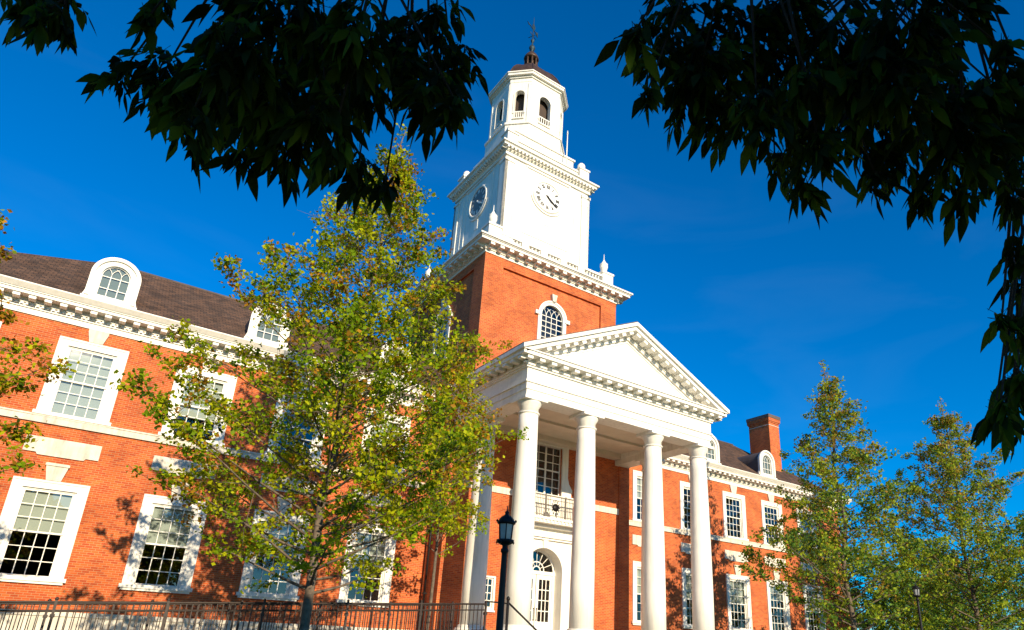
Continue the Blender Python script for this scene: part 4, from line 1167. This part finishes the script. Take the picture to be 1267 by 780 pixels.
RIGHT = [
   (-17.68,-28.49,1.30, 0.15),
   (-17.15,-28.20,1.53, 0.07),
   (-17.48,-28.65,1.12, 0.11),
   (-17.71,-28.21,1.80, 0.19),
   (-17.42,-28.89,1.43, 0.16),
   (-17.01,-28.97,1.34, 0.15),
   (-16.20,-28.93,1.72, 0.15),
   (-17.54,-28.67,1.43, 0.16),
   (-16.90,-28.60,1.28, 0.08),
   (-16.79,-28.83,1.20, 0.09),
   (-16.64,-28.99,1.29, 0.09),
   (-16.46,-29.02,1.17, 0.07),
   (-17.16,-29.05,1.61, 0.13),
   (-17.84,-28.05,1.95, 0.13),
   (-16.97,-29.18,1.39, 0.11),
   (-16.86,-29.23,1.65, 0.04),
   (-18.34,-28.40,1.45, 0.06),
   (-17.74,-28.03,2.26, 0.22),
   (-18.00,-28.10,1.54, 0.05),
   (-17.68,-28.06,1.76, 0.13),
   (-17.45,-28.17,2.16, 0.27),
   (-17.49,-28.17,1.69, 0.15),
   (-17.17,-28.27,2.09, 0.27),
   (-17.40,-28.51,1.25, 0.12),
   (-17.30,-28.44,2.26, 0.22),
   (-17.32,-28.73,1.77, 0.23),
   (-16.76,-28.43,1.86, 0.25),
   (-16.55,-28.57,1.66, 0.18),
   (-17.37,-29.00,1.29, 0.15),
   (-17.40,-29.07,1.61, 0.16),
   (-16.99,-29.03,1.17, 0.16),
   (-16.29,-28.81,2.04, 0.18),
   (-16.59,-29.12,1.47, 0.19),
   (-16.30,-29.00,1.38, 0.12),
   (-17.41,-28.54,1.02, 0.05),
   (-16.79,-28.73,1.16, 0.06),
   (-16.72,-28.93,1.10, 0.07),
   (-16.72,-29.18,1.50, 0.11),
   (-16.79,-29.05,2.10, 0.18),
   (-16.45,-29.17,1.83, 0.05),
]
RIGHT_EDGE = [
   (-16.65,-28.93,0.45, 0.04),
   (-16.29,-28.82,0.31, 0.07),
   (-16.61,-28.98,0.40, 0.05),
   (-16.23,-28.79,0.21, 0.05),
   (-16.48,-28.77,0.11, 0.03),
   (-16.12,-28.95,1.33, 0.05),
   (-16.31,-28.97,0.94, 0.08),
   (-15.98,-28.83,0.94, 0.08),
   (-16.06,-28.77,0.70, 0.04),
   (-15.81,-28.70,0.61, 0.09),
   (-16.19,-28.77,0.31, 0.09),
   (-16.85,-28.93,0.01, 0.04),
   (-15.91,-28.64,0.21, 0.06),
]

def ash_leaflets(mb_v, mb_f, mb_m, p, d, L, W, rnd, mi):
    """one lanceolate leaflet, folded along its midrib and drooping"""
    side = d.cross(Vector((rnd.uniform(-1, 1), rnd.uniform(-1, 1), rnd.uniform(-1, 1))))
    if side.length < 1e-3: side = Vector((1, 0, 0))
    side.normalize(); nrm = d.cross(side); n = 5; o = len(mb_v)
    prof = [0.0, .62, 1.0, .80, .42, 0.0]; q = p.copy(); dd = d.copy(); mid = []
    for k in range(n+1):
        mid.append(q.copy()); dd = (dd+Vector((0, 0, -.10))).normalized(); q = q+dd*L/n
    for k in range(n+1):
        w = W*.5*prof[k]
        mb_v.append(mid[k]+side*w+nrm*w*.35); mb_v.append(mid[k]); mb_v.append(mid[k]-side*w+nrm*w*.35)
    for k in range(n):
        a = o+3*k; b_ = a+3
        mb_f.append((a, a+1, b_+1, b_)); mb_f.append((a+1, a+2, b_+2, b_+1)); mb_m += [mi, mi]
def shade_tree(label, tx, ty, bough_z, groups, crown, seed):
    rnd = random.Random(seed); rng = np.random.default_rng(seed)
    root = empty('shade_tree', (tx, ty, GZ)); tag(root, label, 'tree', 'dark shade trees overhanging the view')
    B = Vector((tx, ty, GZ)); br = MB()
    def loc(p): return Vector(p)-B
    top = Vector((tx, ty, bough_z)); ctop = Vector(crown[0])
    br.tube([loc((tx, ty, GZ-.1)), loc((tx, ty, GZ+.5)), loc((tx+.1, ty, GZ+2.4)), loc(top), loc(ctop)], [.42, .31, .27, .23, .06], 14)
    V = []; F = []; M = []
    for (hub, blobs) in groups:
        hub = Vector(hub)
        mid = top.lerp(hub, .5)+Vector((0, 0, .5))
        br.tube([loc(top), loc(mid), loc(hub)], [.11, .07, .03], 9)
        for (bx_, by_, bz_, r_) in blobs:
            c = Vector((bx_, by_, bz_)); e_ = c+Vector((0, 0, r_*.5))
            m1 = hub.lerp(e_, .5)+Vector((rnd.uniform(-.05, .05), rnd.uniform(-.05, .05), .12))
            br.tube([loc(hub), loc(m1), loc(e_)], [.016, .009, .004], 6)
            nl = max(6, int(1230*r_*r_*1.05))
            for _ in range(nl):
                v = Vector((rnd.gauss(0, 1), rnd.gauss(0, 1), rnd.gauss(0, 1))).normalized()*(rnd.random()**.45)*r_*.92
                v.y *= 1.3
                p = c+v
                out = Vector((v.x+rnd.uniform(-.5, .5)*r_, v.y+rnd.uniform(-.5, .5)*r_, -abs(r_)*rnd.uniform(.3, 1.0)))
                d = out.normalized(); p = p-d*.08
                if rnd.random() < .3: br.tube([loc(e_), loc(p)], [.0022, .0012], 3)
                Lr = rnd.uniform(.05, .11); pts = [p, p+d*Lr*.5+Vector((0, 0, -.004)), p+d*Lr+Vector((0, 0, -.014))]
                br.tube([loc(q) for q in pts], [.0014, .001, .0008], 3)
                s_ = d.cross(Vector((0, 0, 1))); s_ = s_.normalized() if s_.length > .01 else Vector((1, 0, 0))
                mi = 0 if rnd.random() < .5 else 1
                sz = rnd.uniform(.75, 1.15)
                for k, f_ in enumerate((.35, .75)):
                    b0 = pts[0].lerp(pts[2], f_)
                    for sg in (-1, 1):
                        if rnd.random() < .12: continue
                        dd = (d*.7+s_*sg*.75+Vector((0, 0, -.35))).normalized()
                        ash_leaflets(V, F, M, loc(b0), dd, .105*sz*rnd.uniform(.75, 1.2), .035*sz, rnd, mi)
                ash_leaflets(V, F, M, loc(pts[2]), (d+Vector((0, 0, -.4))).normalized(), .160*sz, .046*sz, rnd, mi)
    br.build('trunk', DBARK, root, recalc=False)
    me = bpy.data.meshes.new('foliage'); me.from_pydata([tuple(v) for v in V], [], F)
    for m_ in ASHL: me.materials.append(m_)
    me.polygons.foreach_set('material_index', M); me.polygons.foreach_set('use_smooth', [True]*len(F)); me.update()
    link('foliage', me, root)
    # unseen main crown behind the camera, put in dense to shade the boughs
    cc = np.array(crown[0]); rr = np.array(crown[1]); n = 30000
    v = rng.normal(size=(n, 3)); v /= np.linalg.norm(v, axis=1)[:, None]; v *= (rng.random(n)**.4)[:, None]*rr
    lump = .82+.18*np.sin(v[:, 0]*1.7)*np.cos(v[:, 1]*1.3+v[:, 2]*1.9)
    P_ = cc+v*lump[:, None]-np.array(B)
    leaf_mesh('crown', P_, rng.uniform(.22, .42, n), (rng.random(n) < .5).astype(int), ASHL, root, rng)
    lim = MB()
    for k in range(14):
        a = k*2.4; e_ = ctop+Vector((math.cos(a)*rr[0]*.8, math.sin(a)*rr[1]*.8, rnd.uniform(-.5, .6)*rr[2]))
        lim.tube([loc(top), loc(top.lerp(e_, .5)+Vector((0, 0, .3))), loc(e_)], [.10, .06, .02], 6)
    lim.build('limb', DBARK, root, recalc=False)
    return root
shade_tree('dark overhanging foliage at the upper left in front of the sky', -24.2, -34.0, 2.6,
    [((-20.7, -27.0, 2.75), LEFT_CORNER), ((-19.6, -27.2, 2.85), LEFT[:18]), ((-19.1, -27.5, 2.85), LEFT[18:])], ((-22.3, -36.5, 5.0), (4.6, 4.2, 4.4)), 5)
shade_tree('dark overhanging foliage at the upper right reaching down the right edge', -13.2, -34.5, 2.6,
    [((-17.6, -28.5, 2.95), RIGHT[:20]), ((-16.5, -29.0, 2.85), RIGHT[20:]), ((-15.4, -28.9, 1.9), RIGHT_EDGE)], ((-15.0, -36.8, 5.0), (4.8, 4.2, 4.4)), 6)
